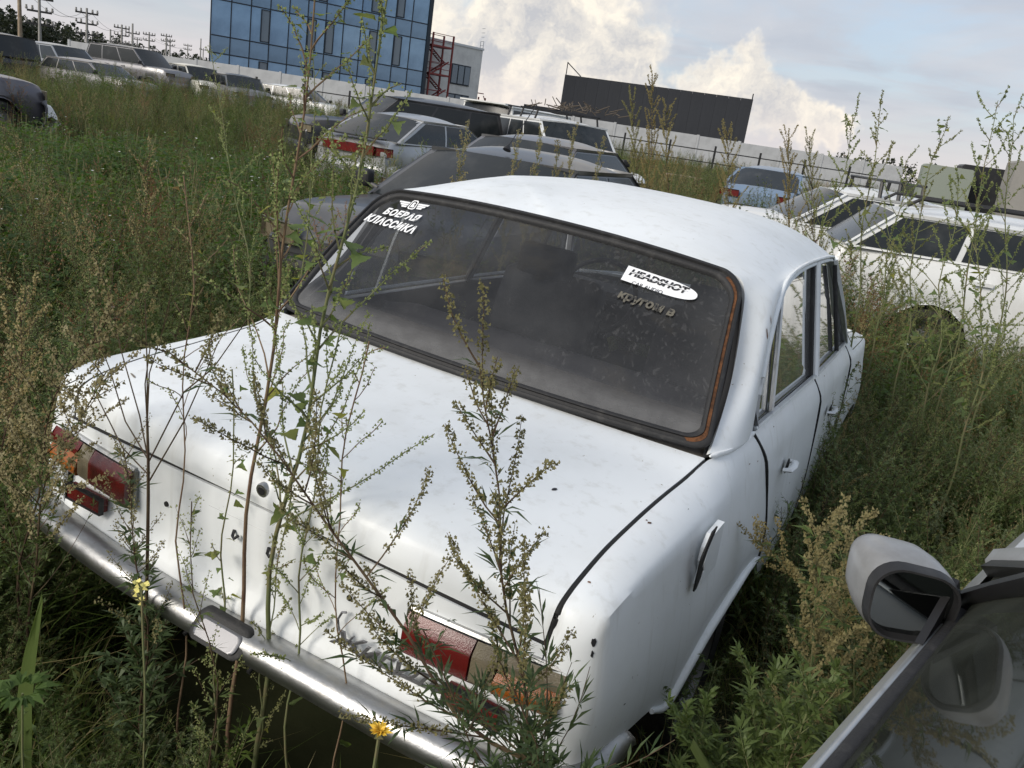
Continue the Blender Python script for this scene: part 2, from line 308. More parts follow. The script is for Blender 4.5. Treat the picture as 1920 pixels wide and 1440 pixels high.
def between(S0, S1, n, low):                 # door columns from seam to seam; low: lower-edge z at fractions
    out = []
    for i in range(n):
        a = i/(n-1); K = S0*(1-a)+S1*a; K[0, 2] = np.interp(a, [p for p, _ in low], [q for _, q in low]); out.append(K)
    return np.array(out)
G_ = 0.0035
for sgn in (1, -1):
    g, fl = skin(FS, 54, sgn); MB().panel(g, 0.012, 0, not fl).obj('rear_fender', M['white'], car, 40)
    d1 = between(off(SEAM1, G_), off(SEAM2, -G_), 9, ((0, .47), (.12, .40), (.25, .345), (1, .335)))
    g, fl = skin(d1, 30, sgn, lip=False); MB().panel(g, 0.012, 0, not fl).obj('rear_door', M['white'], car, 40)
    d2 = between(off(SEAM2, G_), off(SEAM3, -G_), 5, ((0, .335), (1, .34)))
    g, fl = skin(d2, 24, sgn, lip=False); MB().panel(g, 0.012, 0, not fl).obj('front_door', M['white'], car, 40)
    F = np.array([SEAM3+np.array([0, G_, 0]), [(.803,3.10,.42),(.779,3.12,.862),(.70,3.10,.945)], [(.812,3.25,.535),(.776,3.25,.86),(.69,3.25,.93)], [(.815,3.455,.57),(.772,3.455,.857),(.688,3.45,.915)], [(.812,3.66,.53),(.767,3.66,.853),(.686,3.65,.90)], [(.80,3.80,.42),(.76,3.80,.848),(.684,3.80,.885)], [(.775,3.95,.43),(.745,3.95,.84),(.68,3.95,.87)], [(.72,4.02,.45),(.70,4.01,.82),(.67,4.0,.85)]])
    g, fl = skin(F, 36, sgn); MB().panel(g, 0.012, 0, not fl).obj('front_fender', M['white'], car, 40)
for sgn in (1, -1):
    for S_, nm in ((SEAM1, 'door_seal'), (SEAM2, 'door_seal'), (SEAM3, 'door_seal')):  # black tubes standing in for the shade inside the door gaps
        p = resample([S_[0], S_[0]*.66+S_[1]*.34+np.array([.0135, 0, 0]), S_[0]*.33+S_[1]*.67+np.array([.0105, 0, 0]), S_[1], S_[1]*.5+S_[2]*.5+np.array([.001, 0, .004]), S_[2]], 18); p[:, 0] = (p[:, 0]+.0005)*sgn; MB().tube(p, .0062 if S_ is SEAM1 else .0045, 6).obj(nm, M['gap'], car, 60)
    lipc = resample(FS[:, 0][6:], 40); lipc[:, 0] = (lipc[:, 0]+.004)*sgn; MB().tube(lipc, [.006+.008*math.sin(math.pi*i/39) for i in range(40)], 8).obj('arch_lip', M['white'], car, 60)
# hood, front panel
u = np.linspace(-1, 1, 21); G = []
for y, xe, ze, zc in ((3.10,.69,.945,.975),(3.3,.685,.925,.965),(3.6,.682,.90,.945),(3.85,.678,.878,.915),(3.96,.67,.86,.88)): G.append([(uu*(xe-.006), y, zc-(zc-ze)*abs(uu)**2.4) for uu in u])
MB().panel(G, .012, 0, True).obj('hood', M['white'], car, 40)
MB().grid([[(uu*.72, 4.03, z) for uu in u] for z in (.45, .6, .74, .85)]).obj('front_panel', M['white'], car)
# --- tail panel
G = []
for z, dy in ((.500,.004),(.515,-.012),(.545,-.016),(.562,-.012),(.585,.004),(.62,.008),(.68,.004),(.73,.0),(.766,.0)):
    row = []
    for uu in np.linspace(-1, 1, 25):
        x = uu*.657; zz = z + (0.026*(1-abs(uu)**1.6) if z > .7 else 0)*min(1, (z-.7)/.06)
        row.append((x, .082+dy+.034*abs(uu)**2.6, zz))
    G.append(row)
MB().panel(G, .012, 0, False).obj('tail_panel', M['white'], car, 40)
# --- boot lid
LE = np.array([(.652,.121,.772),(.654,.124,.800),(.656,.134,.839),(.658,.165,.860),(.659,.22,.875),(.660,.315,.891),(.664,.47,.904),(.671,.60,.915),(.680,.72,.924),(.696,.838,.950)])
LC = np.array([(0,.080,.799),(0,.077,.822),(0,.088,.860),(0,.12,.886),(0,.18,.902),(0,.29,.917),(0,.46,.932),(0,.60,.942),(0,.70,.949),(0,.800,.957)])
A, B = resample(LE, 40), resample(LC, 40); G = []
for i in range(40):
    e, c = A[i], B[i]; G.append([(uu*e[0], c[1]+(e[1]-c[1])*abs(uu)**2.3, c[2]+(e[2]-c[2])*abs(uu)**2.3) for uu in np.linspace(-1, 1, 41)])
boot = MB().panel(G, .014, 0, False).obj('boot_lid', M['white'], car, 50)
# rubber seal lying in the gap round the lid
seal = MB(); P = resample(FS[:, 2][:10], 40)
for s_ in (1, -1):
    pp = P.copy(); pp[:, 0] = s_*(pp[:, 0]-.004); pp[:, 2] -= .006; pp[:6, 1] += .006; seal.tube(pp, .0075, 6)
seal.tube([(x, .097+.03*abs(x/.657)**2.6, .790-.024*abs(x/.657)**1.6) for x in np.linspace(-.66, .66, 23)], .009, 6)
seal.obj('boot_seal', M['gap'], car, 60)
# lock with chrome ring, key slot, and the screw holes of the missing number plate
y0 = .079
lk = MB().lathe([(.0, -.004), (.0145, -.004), (.016, -.001), (.016, .01)], (0, y0, .836), (0, 1, 0.15), 20, 0, False).obj('lock', M['chrome'], boot, 40)
MB().lathe([(.009, -.0055), (.009, -.002)], (0, y0, .836), (0, 1, .15), 14).obj('key_barrel', M['ink'], lk)
tail = [o for o in car.children if o.name == 'tail_panel'][0]
for x, z in ((-.285, .690), (.245, .690), (-.035, .742), (.02, .752), (.055, .756)):
    MB().lathe([(.0065, -.003), (.0065, .01)], (x, .0855+.034*abs(x/.657)**2.6, z), (0, 1, 0), 12).obj('screw_hole', M['gap'], tail)
MB().tube([(x, .0835+.034*abs(x/.657)**2.6, .742+.02*(x+.14)) for x in np.linspace(-.15, .12, 10)], .0016, 6).obj('trim_scar', M['badge'], tail)
for s0 in (-.07, .03):
    MB().tube([(s0, .082, .715), (s0+.004, .074, .705), (s0+.012, .070, .703), (s0+.018, .078, .71)], .0035, 6).obj('plate_clip', M['blackplastic'], tail)
# --- rear lamps
def lamp(s_):
    root = MB()
    xi, xo, zb, zt = .388, .716, .642, .736
    yb = lambda x: .082+.034*abs(x/.657)**2.6
    # chrome bezel round the lens
    pts = [(xi, zb), (xo, zb), (xo, zt), (xi, zt)]
    bez = MB()
    for a, b in zip(pts, pts[1:]+pts[:1]):
        n = 8; bez.tube([(s_*(a[0]+(b[0]-a[0])*k/(n-1)), yb(a[0]+(b[0]-a[0])*k/(n-1))-.004, a[1]+(b[1]-a[1])*k/(n-1)) for k in range(n)], .007, 6)
    L = bez.obj('rear_lamp', M['chrome'], car, 50)
    def lens(x0, x1, z0, z1, d, m, name):
        g = []; n = 7
        for zz, dd, in ((z0, .0), (z0+.004, d*.85), (z0+.012, d), (z1-.030, d*1.0), (z1-.022, d*.92), (z1, .012)):
            g.append([(s_*x, yb(x)-dd, zz) for x in np.linspace(x0, x1, n)])
        g = np.array(g); mb = MB().grid(g, 0, s_ < 0)
        for e in (g[:, 0], g[:, -1]): mb.poly([tuple(p) for p in e]+[(e[0][0], e[0][1]+.02, e[-1][2]), (e[0][0], e[0][1]+.02, e[0][2])][:2])
        return mb.obj(name, m, L, 35)
    lens(xi+.004, .535, zb+.004, zt-.004, .030, M['lens_red'], 'red_lens')
    lens(.538, .585, zb+.004, zt-.004, .027, M['lens_clear'], 'reversing_lens')
    lens(.588, xo-.004, zb+.004, zt-.036, .034, M['lens_amber'], 'amber_lens')
    lens(.588, xo-.004, zt-.034, zt-.004, .026, M['lens_clear'] if s_ > 0 else M['lens_red'], 'upper_lens')
    rf = MB().box((s_*.555, .088, .602), (.120, .022, .034)).obj('reflector', M['lens_red'], car)
    f = MB()
    for dz in (-.019, .019): f.box((s_*.555, .0795, .602+dz), (.128, .012, .004))
    for dx in (-.062, .062): f.box((s_*.555+dx, .0797, .602), (.004, .012, .038))
    f.obj('reflector_frame', M['blackplastic'], rf)
lamp(1); lamp(-1)
# --- script badge
me = text_mesh('Жигули', .046, .003, 0.40, 1.5, 1.05, .0006); me.transform(Matrix.Translation((.358, .0755, .606)) @ Matrix.Rotation(R(4), 4, 'Z') @ Matrix.Rotation(R(90), 4, 'X')); me.materials.append(M['badge'])
bd = link('badge', me, car)
MB().box((.372, .0785, .589), (.165, .006, .0045), rz=R(4)).obj('badge_underline', M['badge'], bd)
MB().tube([(.285, .076, .592), (.262, .075, .600), (.240, .075, .618), (.232, .076, .640), (.240, .076, .660), (.250, .076, .664)], .0026, 6).obj('badge_tail', M['badge'], bd)
# --- rear bumper: a curved chrome blade with a rubber-edged lamp housing in the middle
SEC = [(.078,.522),(.064,.537),(.040,.541),(.016,.536),(.002,.521),(-.002,.503),(.006,.482),(.030,.468),(.050,.468)]
def bump_at(q):                               # plan curve of the bumper: q 0 centre .. 1 end
    P = pchip([0, .3, .55, .72, .82, .9, 1.0], [(0, 0), (.33, .006), (.60, .026), (.745, .062), (.800, .125), (.815, .20), (.815, .31)], [q])[0]
    P2 = pchip([0, .3, .55, .72, .82, .9, 1.0], [(0, 0), (.33, .006), (.60, .026), (.745, .062), (.800, .125), (.815, .20), (.815, .31)], [q+.004 if q < .99 else q-.004])[0]
    d_ = (P2-P)*(1 if q < .99 else -1); d_ /= np.linalg.norm(d_); return P, np.array([-d_[1], d_[0]])
G = []
for q in np.linspace(-1, 1, 61):
    P, n_ = bump_at(abs(q)); s_ = 1 if q >= 0 else -1; row = []
    sc = 1.0 if abs(q) < .93 else 1.0-.55*((abs(q)-.93)/.07)**2
    for a, z in SEC:
        p = P+n_*a; zz = .505+(z-.505)*sc+.012*abs(q)**3; row.append((s_*p[0], p[1], zz+(.003*math.sin(q*9))))
    G.append(row)
bump = MB().panel(np.array(G), .004, 0, True).obj('rear_bumper', M['chrome'], car, 60)
# number-plate lamp housing
def pad(x0, x1, z0, z1, y, d, r):
    n = 8; o = []
    for cx, cz, a0 in ((x1-r, z1-r, 0), (x0+r, z1-r, 90), (x0+r, z0+r, 180), (x1-r, z0+r, 270)):
        for k in range(n): a = R(a0+90*k/(n-1)); o.append((cx+r*math.cos(a), cz+r*math.sin(a)))
    return o
def slab(name, m, parent, cx, cz, w_, h_, y, d, r, tilt=0.0):
    o = pad(-w_/2, w_/2, -h_/2, h_/2, y, d, r); G = []
    for sc, yy in ((1.0, .003), (1.0, -d*.6), (.94, -d*.92), (.86, -d)): G.append([(cx+a*sc, y+yy+tilt*b*sc, cz+b*sc) for a, b in o])
    mb = MB().grid(np.array(G), 0, True, True); mb.poly([tuple(p) for p in G[-1]]); return mb.obj(name, m, parent, 40)
pl = slab('plate_lamp', M['rubber'], bump, -.012, .522, .150, .054, .014, .010, .020, 0.85)
slab('plate_lamp_cover', M['badge'], pl, -.012, .522, .122, .030, .005, .007, .010, 1.0)
for x in (-.115, .075): MB().lathe([(.005, -.004), (.005, .02)], (x, .012, .470), (0, 1, .4), 10).obj('bolt_hole', M['gap'], bump)
# --- upper shell: rear pillars and roof in one pressing
ROW_G = [(.702,.845,.962),(.690,.93,1.02),(.664,1.06,1.12),(.640,1.125,1.225),(.617,1.168,1.315),(.590,1.178,1.352),(.42,1.160,1.372),(.21,1.145,1.385),(0,1.140,1.392),(0,1.40,1.452),(0,1.75,1.478),(0,2.1,1.482),(0,2.45,1.470),(0,2.68,1.440),(0,2.80,1.405)]
ROW_D = [(.738,1.150,.953),(.724,1.165,1.06),(.700,1.225,1.19),(.683,1.30,1.27),(.665,1.42,1.325),(.655,1.53,1.345),(.648,1.65,1.354),(.644,1.78,1.360),(.641,1.90,1.363),(.639,2.02,1.364),(.637,2.15,1.364),(.634,2.30,1.362),(.630,2.46,1.357),(.624,2.60,1.348),(.612,2.72,1.330)]
zc_ = lambda y: pchip([.9, 1.14, 1.25, 1.4, 1.75, 2.1, 2.45, 2.68, 2.80], [1.36, 1.392, 1.424, 1.452, 1.478, 1.482, 1.470, 1.440, 1.405], y)
ze_ = lambda y: pchip([1.1, 1.19, 1.35, 1.53, 1.78, 2.15, 2.5, 2.72], [1.335, 1.340, 1.345, 1.350, 1.360, 1.364, 1.355, 1.330], y)
nr_, nc_ = 64, 17
RG = resample(ROW_G, nr_); RD = resample(ROW_D, nr_); SH = []
for i in range(nr_):
    t_ = i/(nr_-1)*(len(ROW_G)-1); row = []
    for j in range(nc_):
        a = j/(nc_-1); p = RG[i]*(1-a)+RD[i]*a
        bl = p+np.array([.9, -.45, .25])*0.030*math.sin(math.pi*a)*(1 if a < .999 else 0)
        if t_ > 3.5:
            x, y = p[0], p[1]; zz = float(zc_(y)-(zc_(y)-ze_(y))*min(1.0, (abs(x)/.64))**3.8); k = min(1, (t_-3.5)/2.0); k = k*k*(3-2*k)
            q = np.array([x, y, zz]); e = (RG[i]*(1-a)+RD[i]*a)[2]
            fix = (RG[i][2]-float(zc_(RG[i][1])-(zc_(RG[i][1])-ze_(RG[i][1]))*(abs(RG[i][0])/.64)**3.8))*(1-a)+(RD[i][2]-float(zc_(RD[i][1])-(zc_(RD[i][1])-ze_(RD[i][1]))*min(1, abs(RD[i][0])/.64)**3.8))*a
            q[2] += fix; bl = bl*(1-k)+q*k
        row.append(bl)
    SH.append(row)
SH = np.array(SH)
roof = MB(); roof.panel(SH, .010, 0, False); roof.panel(mirrorx(SH), .010, 0, True); roof.obj('roof', M['white'], car, 50)
HL = SH.copy(); HL[..., 2] -= .022; HL[..., 0] *= .975; HL[..., 1] += .012
hl = MB(); hl.grid(HL); hl.grid(mirrorx(HL), 0, True); hl.obj('headliner', M['headliner'], car, 60)
for s_ in (1, -1):                            # drip rail and the bright strip at the foot of the pillar
    P = RD.copy(); P[:, 0] = (P[:, 0]+.004)*s_; P[:, 2] += .002; MB().tube(P[6:], .0065, 6).obj('drip_rail', M['white'], car, 60)
    foot = resample([(.706, .842, .958), (.733, .93, .960), (.741, 1.04, .960), (.742, 1.15, .958)], 16); foot[:, 0] *= s_; MB().tube(foot, [.003]+[.0075]*14+[.004], 6).obj('pillar_trim', M['white'], car, 60)
# --- rear window: glass, double rubber with an empty trim groove (rusty on the right)
def rw(uu, v):                                # u -1..1 across, v 0..1 up
    cb = np.array([0, .790, .960]); eb = np.array([.703, .843, .966]); ct = np.array([0, 1.146, 1.390]); et = np.array([.606, 1.186, 1.356])
    a = abs(uu)**2.2; b = cb+(eb-cb)*a; t_ = ct+(et-ct)*a; xb, xt = eb[0]*uu, et[0]*uu
    p = b*(1-v)+t_*v; x = xb*(1-v)+xt*v; bow = .022*math.sin(math.pi*v); return np.array([x, p[1]-bow*.6*(1-.3*a), p[2]+bow*.5*(1-.3*a)])
def ring(sc, rr=.20, n=14):                    # rounded rectangle in (u,v)
    o = []; W, H = 1.0, .5; ru, rv = rr*.55, rr*.75
    for cx, cz, a0, k2 in ((W-ru, H-rv, 0, 1), (-W+ru, H-rv, 90, 1), (-W+ru*.6, -H+rv*.45, 180, .52), (W-ru*.6, -H+rv*.45, 270, .52)):
        r1, r2 = (ru, rv) if k2 == 1 else (ru*.6, rv*.45)
        for k in range(n): a = R(a0+90*k/(n-1)); o.append((cx+r1*math.cos(a), cz+r2*math.sin(a)))
    out = []
    for i in range(len(o)):                    # densify the long sides
        a, b = o[i], o[(i+1) % len(o)]; m_ = 1 if i % n != n-1 else 14
        for k in range(m_): out.append((a[0]+(b[0]-a[0])*k/m_, a[1]+(b[1]-a[1])*k/m_))
    du, dv = sc/.69, sc/.52                    # inset in metres
    return [(uu*(1-du), .5+v*(1-2*dv*.98)) for uu, v in out]
def ringpts(sc, lift):
    o = []
    for uu, v in ring(sc):
        p = rw(uu, v); e = 1e-3; n_ = np.cross(rw(uu+e, v)-p, rw(uu, v+e)-p); n_ /= np.linalg.norm(n_); o.append(p+n_*lift)
    return np.array(o)
gs = MB(); gs.grid(np.stack([ringpts(0, -.004), ringpts(0, .007), ringpts(.004, .011), ringpts(.010, .011), ringpts(.013, .004)]), 0, False, True)
gs.grid(np.stack([ringpts(.0205, .003), ringpts(.022, .009), ringpts(.026, .009), ringpts(.032, .004), ringpts(.034, -.004)]), 0, False, True)
gasket = gs.obj('rear_window_rubber', M['rubber'], car, 50)
RP = np.stack([ringpts(.0125, .0035), ringpts(.0210, .0035)]); n = RP.shape[1]
cen = RP.mean(0); onr = [i for i in range(n) if cen[i][0] > .62 or (cen[i][0] > .56 and .9 < cen[i][2] and cen[i][2] > 1.15)]
gr = MB().grid(RP, 0, False, True).obj('trim_groove', M['rubber'], gasket)
RR = RP.copy()+np.array([0, -.0015, .001]); idx = sorted(onr, key=lambda i: cen[i][2]); MB().grid(RR[:, idx], 0, True).obj('rusty_edge', M['rust'], gasket)
uv_out = ring(.031); fac = [1, .8, .6, .4, .2]; mb = MB(); V = []; UV = []
for f_ in fac:
    row = []
    for uu, v in uv_out:
        a, b = uu*f_, .5+(v-.5)*f_; row.append(rw(a, b)-np.array([0, -.001, .002])); UV.append((a, b, 0))
    V.append(row)
mb.grid(np.array(V), 0, False, True); kk = len(uv_out); mb.poly([tuple(p) for p in V[-1]])
UV += UV[-kk:]
rgl = mb.obj('rear_window', M['rearglass'], car, 60)
at_ = rgl.data.attributes.new('uvpos', 'FLOAT_VECTOR', 'POINT'); at_.data.foreach_set('vector', np.array(UV, float).ravel())
def on_glass(me, uu, v, rot=0.0, lift=.003):    # lay a flat mesh onto the rear window
    e = 1e-3; p = rw(uu, v); ex = rw(uu+e, v)-p; ex /= np.linalg.norm(ex); ey = rw(uu, v+e)-p; n_ = np.cross(ex, ey); n_ /= np.linalg.norm(n_); ey = np.cross(n_, ex)
    Mx = Matrix((tuple(ex)+(0,), tuple(ey)+(0,), tuple(n_)+(0,), (0, 0, 0, 1))).transposed(); Mx.translation = Vector(p+n_*lift)
    me.transform(Mx @ Matrix.Rotation(rot, 4, 'Z')); return me
def sticker(me, name, m, uu, v, rot=0.0, lift=.003, parent=None):
    on_glass(me, uu, v, rot, lift); me.materials.clear(); me.materials.append(m); return link(name, me, parent or rgl)
# winged badge and two lines of lettering, top left
wings = MB()
for s_ in (-1, 1):
    for k in range(3):
        x0, x1 = .017+.002*k, .062-.009*k; y = .009-.0085*k; sh = .004
        wings.add([(s_*x0, y, 0), (s_*x1-.0, y, 0), (s_*x1-s_*.004, y-.0068, 0), (s_*x0, y-.0068, 0)], [(0, 1, 2, 3) if s_ < 0 else (3, 2, 1, 0)])
o1 = [(-.008, .020), (.008, .020), (.013, .014), (.015, -.014), (.009, -.020), (-.009, -.020), (-.015, -.014), (-.013, .014)]
o2 = [(a*.72, b*.78) for a, b in o1]; wings.add([(a, b, 0) for a, b in o1]+[(a, b, 0) for a, b in o2], [(i, (i+1) % 8, 8+(i+1) % 8, 8+i) for i in range(8)])
wings.add([(-.007, -.011, 0), (.006, -.011, 0), (.008, -.004, 0), (.001, .001, 0), (.006, .006, 0), (.003, .011, 0), (-.005, .010, 0)], [(6, 5, 4, 3, 2, 1, 0)])
sticker(wings.mesh('winged_badge_sticker', M['sticker']), 'winged_badge_sticker', M['sticker'], -.735, .895, 0, .003)
sticker(text_mesh('БОЕВАЯ', .036, 0, .30, .95, 1.14, .0017), 'lettering_sticker', M['sticker'], -.755, .805, R(-3), .003)
sticker(text_mesh('КЛАССИКА', .040, 0, .30, .90, 1.12, .0018), 'lettering_sticker', M['sticker'], -.775, .725, R(-4), .0032)
# bullet-shaped sticker, upper right
bl = [(-.105, .026)]+[(.015+.09*math.sin(R(a)), .026*math.cos(R(a))**.8) for a in range(0, 91, 9)]+[(.015+.09*math.sin(R(a)), -.026*math.cos(R(a))**.8) for a in range(81, -1, -9)]+[(-.105, -.026)]
bs = sticker(MB().poly([(a, b, 0) for a, b in bl][::-1]).mesh('bullet_sticker', M['sticker']), 'bullet_sticker', M['sticker'], .655, .785, R(-2), .003)
for s_ in (1,):
    sticker(text_mesh('HEADSHOT', .030, 0, .22, 1.05, 1.0, .0012), 'sticker_print', M['ink'], .64, .797, R(-2), .0045, bs)
    sticker(text_mesh('CAR AUDIO', .0165, 0, .1, 1.0, 1.0), 'sticker_print', M['ink'], .605, .742, R(-2), .0045, bs)
    sticker(MB().box((0, 0, 0), (.165, .0022, .0002)).mesh('sticker_line', M['sticker']), 'sticker_line', M['sticker'], .645, .797, R(-2), .0056, bs)
sticker(text_mesh('кругом в', .036, 0, .1, 1.0, 1.05, .0016), 'faded_lettering', M['dusttext'], .625, .655, R(-3), .003)
# --- side windows, frames, pillars, handles
def rail(pts, r, name, m, parent, flat=.7): return MB().tube(pts, r, 6, 0, True, flat).obj(name, m, parent, 50)
for s_ in (1, -1):
    mx = lambda L_: [(s_*a, b, c) for a, b, c in L_]
    dr = [o for o in car.children if o.name.startswith('rear_door')][0 if s_ > 0 else 1]; df = [o for o in car.children if o.name.startswith('front_door')][0 if s_ > 0 else 1]
    top = [(.716, 1.20, 1.05), (.693, 1.26, 1.18), (.676, 1.335, 1.258), (.659, 1.45, 1.312), (.650, 1.56, 1.332), (.642, 1.72, 1.344), (.637, 1.90, 1.350), (.635, 2.085, 1.352)]
    bot = [(.745, 2.03, .962), (.740, 1.6, .964), (.733, 1.19, .962)]
    g = MB(); ring_ = mx([(a-.008, b, c) for a, b, c in [(.733, 1.19, .962)]+top+bot[:1]]); g.poly(ring_ if s_ > 0 else ring_[::-1]); g.obj('rear_door_window', M['glass'], dr)
    rail(mx([(.735, 1.175, .962)]+top), .014, 'window_frame', M['alu'], dr); rail(mx([(.749, 2.045, .962), (.637, 2.10, 1.355)]), .016, 'window_frame', M['white'], dr)
    rail(mx([(.738, 1.16, .966), (.748, 1.6, .968), (.753, 2.05, .966)]), .010, 'window_sill', M['alu'], dr)
    rail(mx([(.737, 1.375, .964), (.700, 1.395, 1.16), (.668, 1.42, 1.298)]), .009, 'vent_bar', M['alu'], dr); rail(mx([(.742, 2.02, .962), (.634, 2.075, 1.35)]), .010, 'window_channel', M['rubber'], dr)
    topf = [(.634, 2.13, 1.350), (.630, 2.4, 1.346), (.622, 2.58, 1.335), (.618, 2.66, 1.318)]
    g = MB(); ring_ = mx([(a-.008, b, c) for a, b, c in [(.750, 2.075, .962)]+topf+[(.733, 2.95, .955)]]); g.poly(ring_ if s_ > 0 else ring_[::-1]); g.obj('front_door_window', M['glass'], df)
    rail(mx([(.752, 2.062, .962), (.640, 2.115, 1.355)]), .015, 'window_frame', M['alu'], df); rail(mx(topf+[(.70, 2.86, 1.09), (.735, 2.965, .958)]), .014, 'window_frame', M['alu'], df)
    rail(mx([(.753, 2.06, .966), (.750, 2.5, .965), (.736, 2.97, .957)]), .010, 'window_sill', M['alu'], df); rail(mx([(.742, 2.66, .962), (.640, 2.62, 1.318)]), .009, 'vent_bar', M['rubber'], df)
    rail(mx([(.615, 2.715, 1.335), (.675, 2.87, 1.15), (.725, 3.02, .955)]), .022, 'front_pillar', M['white'], car)
    hb = mx([(.806, 1.475, .775), (.824, 1.475, .780), (.829, 1.52, .782), (.824, 1.575, .780), (.806, 1.58, .776)]); rail(hb, .011, 'door_handle', M['white'], dr, .6); MB().lathe([(.026, .0), (.022, .004)], (s_*.8055, 1.535, .772), (s_, 0, 0), 16).obj('handle_recess', M['gap'], dr)
    hb = mx([(.806, 2.34, .775), (.824, 2.34, .780), (.829, 2.385, .782), (.824, 2.44, .780), (.806, 2.445, .776)]); rail(hb, .011, 'door_handle', M['alu'], df, .6); MB().lathe([(.026, .0), (.022, .004)], (s_*.8055, 2.40, .772), (s_, 0, 0), 16).obj('handle_recess', M['gap'], df)
# windscreen
ws = MB().grid([[(uu*(.60*(1-v)+.70*v), 2.80+.20*v+.06*(1-uu*uu)*v+.04*(1-uu*uu)*(1-v), 1.335+.04*(1-uu*uu)*(1-v)-.385*v) for uu in np.linspace(-1, 1, 13)] for v in np.linspace(0, 1, 7)]); ws.obj('windscreen', M['glass'], car, 60)
# fuel flap standing ajar on the right rear fender
rf_ = [o for o in car.children if o.name == 'rear_fender'][0]
flap = [(.60, .745), (.585, .79), (.575, .83), (.60, .868), (.735, .872), (.735, .745)]
MB().prism([(.572, .742), (.560, .79), (.555, .832), (.60, .878), (.64, .878), (.60, .835), (.588, .80), (.606, .785), (.606, .765), (.59, .742)], (.8000, 0, 0), (0, 1, 0), (0, 0, 1), (1, 0, 0), .0035).obj('flap_gap', M['gap'], rf_)
MB().prism([(.604, .744), (.612, .766), (.618, .778), (.604, .802), (.612, .832), (.642, .856), (.735, .856), (.735, .744)], (.8345, 0, 0), (0, 1, 0), (-.06, 0, .998), (1, 0, 0), .0165).obj('fuel_flap', M['white'], rf_)
# --- cabin: liner, shelf, seats, wheel
ins = MB()
for s_ in (1, -1):
    g = [[(s_*x, y, z) for x, z in ((.745, .35), (.765, .6), (.752, .84), (.722, .952))] for y in (1.1, 2.0, 3.0)]; ins.grid(g, 0, s_ > 0)
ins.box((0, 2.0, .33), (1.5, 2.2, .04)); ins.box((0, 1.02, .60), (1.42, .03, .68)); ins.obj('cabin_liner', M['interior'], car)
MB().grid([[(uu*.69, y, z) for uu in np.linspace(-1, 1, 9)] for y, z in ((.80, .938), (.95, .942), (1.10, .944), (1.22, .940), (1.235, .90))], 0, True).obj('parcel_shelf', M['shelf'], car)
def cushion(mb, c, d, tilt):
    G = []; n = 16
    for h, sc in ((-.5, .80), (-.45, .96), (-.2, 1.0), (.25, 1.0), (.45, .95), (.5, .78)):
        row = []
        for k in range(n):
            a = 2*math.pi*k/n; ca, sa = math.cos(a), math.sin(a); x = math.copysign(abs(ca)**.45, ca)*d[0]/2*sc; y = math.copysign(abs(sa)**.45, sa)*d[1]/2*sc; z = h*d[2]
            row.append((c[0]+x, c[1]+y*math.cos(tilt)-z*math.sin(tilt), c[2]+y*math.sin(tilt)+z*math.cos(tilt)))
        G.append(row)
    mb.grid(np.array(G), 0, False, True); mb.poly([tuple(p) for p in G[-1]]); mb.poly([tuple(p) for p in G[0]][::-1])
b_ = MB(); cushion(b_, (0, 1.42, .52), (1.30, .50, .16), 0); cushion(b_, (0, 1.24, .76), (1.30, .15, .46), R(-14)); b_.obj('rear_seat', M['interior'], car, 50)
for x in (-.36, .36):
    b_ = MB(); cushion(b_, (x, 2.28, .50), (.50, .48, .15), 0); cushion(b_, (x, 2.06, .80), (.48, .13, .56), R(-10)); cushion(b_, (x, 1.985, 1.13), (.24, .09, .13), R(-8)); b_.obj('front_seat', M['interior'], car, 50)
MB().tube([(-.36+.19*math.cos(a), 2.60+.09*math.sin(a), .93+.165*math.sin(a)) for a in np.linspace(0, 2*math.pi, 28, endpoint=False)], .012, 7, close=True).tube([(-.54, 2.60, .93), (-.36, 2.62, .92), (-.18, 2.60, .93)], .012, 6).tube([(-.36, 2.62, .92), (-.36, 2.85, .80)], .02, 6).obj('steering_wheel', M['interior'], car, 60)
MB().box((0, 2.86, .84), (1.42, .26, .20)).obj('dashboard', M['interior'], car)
MB().box((0, 2.70, 1.30), (.24, .02, .06)).obj('mirror_inside', M['interior'], car)
# underside, wheels
MB().box((0, 2.1, .36), (1.30, 3.6, .06)).box((0, .55, .45), (1.30, .75, .18)).obj('underbody', M['gap'], car)
def wheel(c, s_, parent, r=.285, w_=.165, tyre=None, rim=None):
    t_ = MB().lathe([(r*.60, -w_/2+.01), (r*.72, -w_/2), (r*.93, -w_/2+.008), (r, -w_/2+.03), (r, w_/2-.03), (r*.93, w_/2-.008), (r*.72, w_/2), (r*.60, w_/2-.01)], (0, 0, 0), (s_, 0, 0), 32, 0, False)
    root = link('wheel', None, parent); root.location = tuple(map(float, c)); t_.obj('tyre', tyre or M['tyre'], root, 50)
    MB().lathe([(r*.61, w_/2-.012), (r*.58, w_/2-.05), (r*.40, w_/2-.055), (r*.30, w_/2-.025), (r*.12, w_/2-.022), (.002, w_/2-.022)], (0, 0, 0), (s_, 0, 0), 28, 0, False).obj('rim', rim or M['steel'], root, 50)
    return root
for s_ in (1, -1):
    wheel((s_*.715, 1.02, .275), s_, car); wheel((s_*.70, 3.455, .275), s_, car)
MB().tube([(.42, .30, .25), (.42, .02, .25)], .022, 10).obj('exhaust', M['steel'], car)
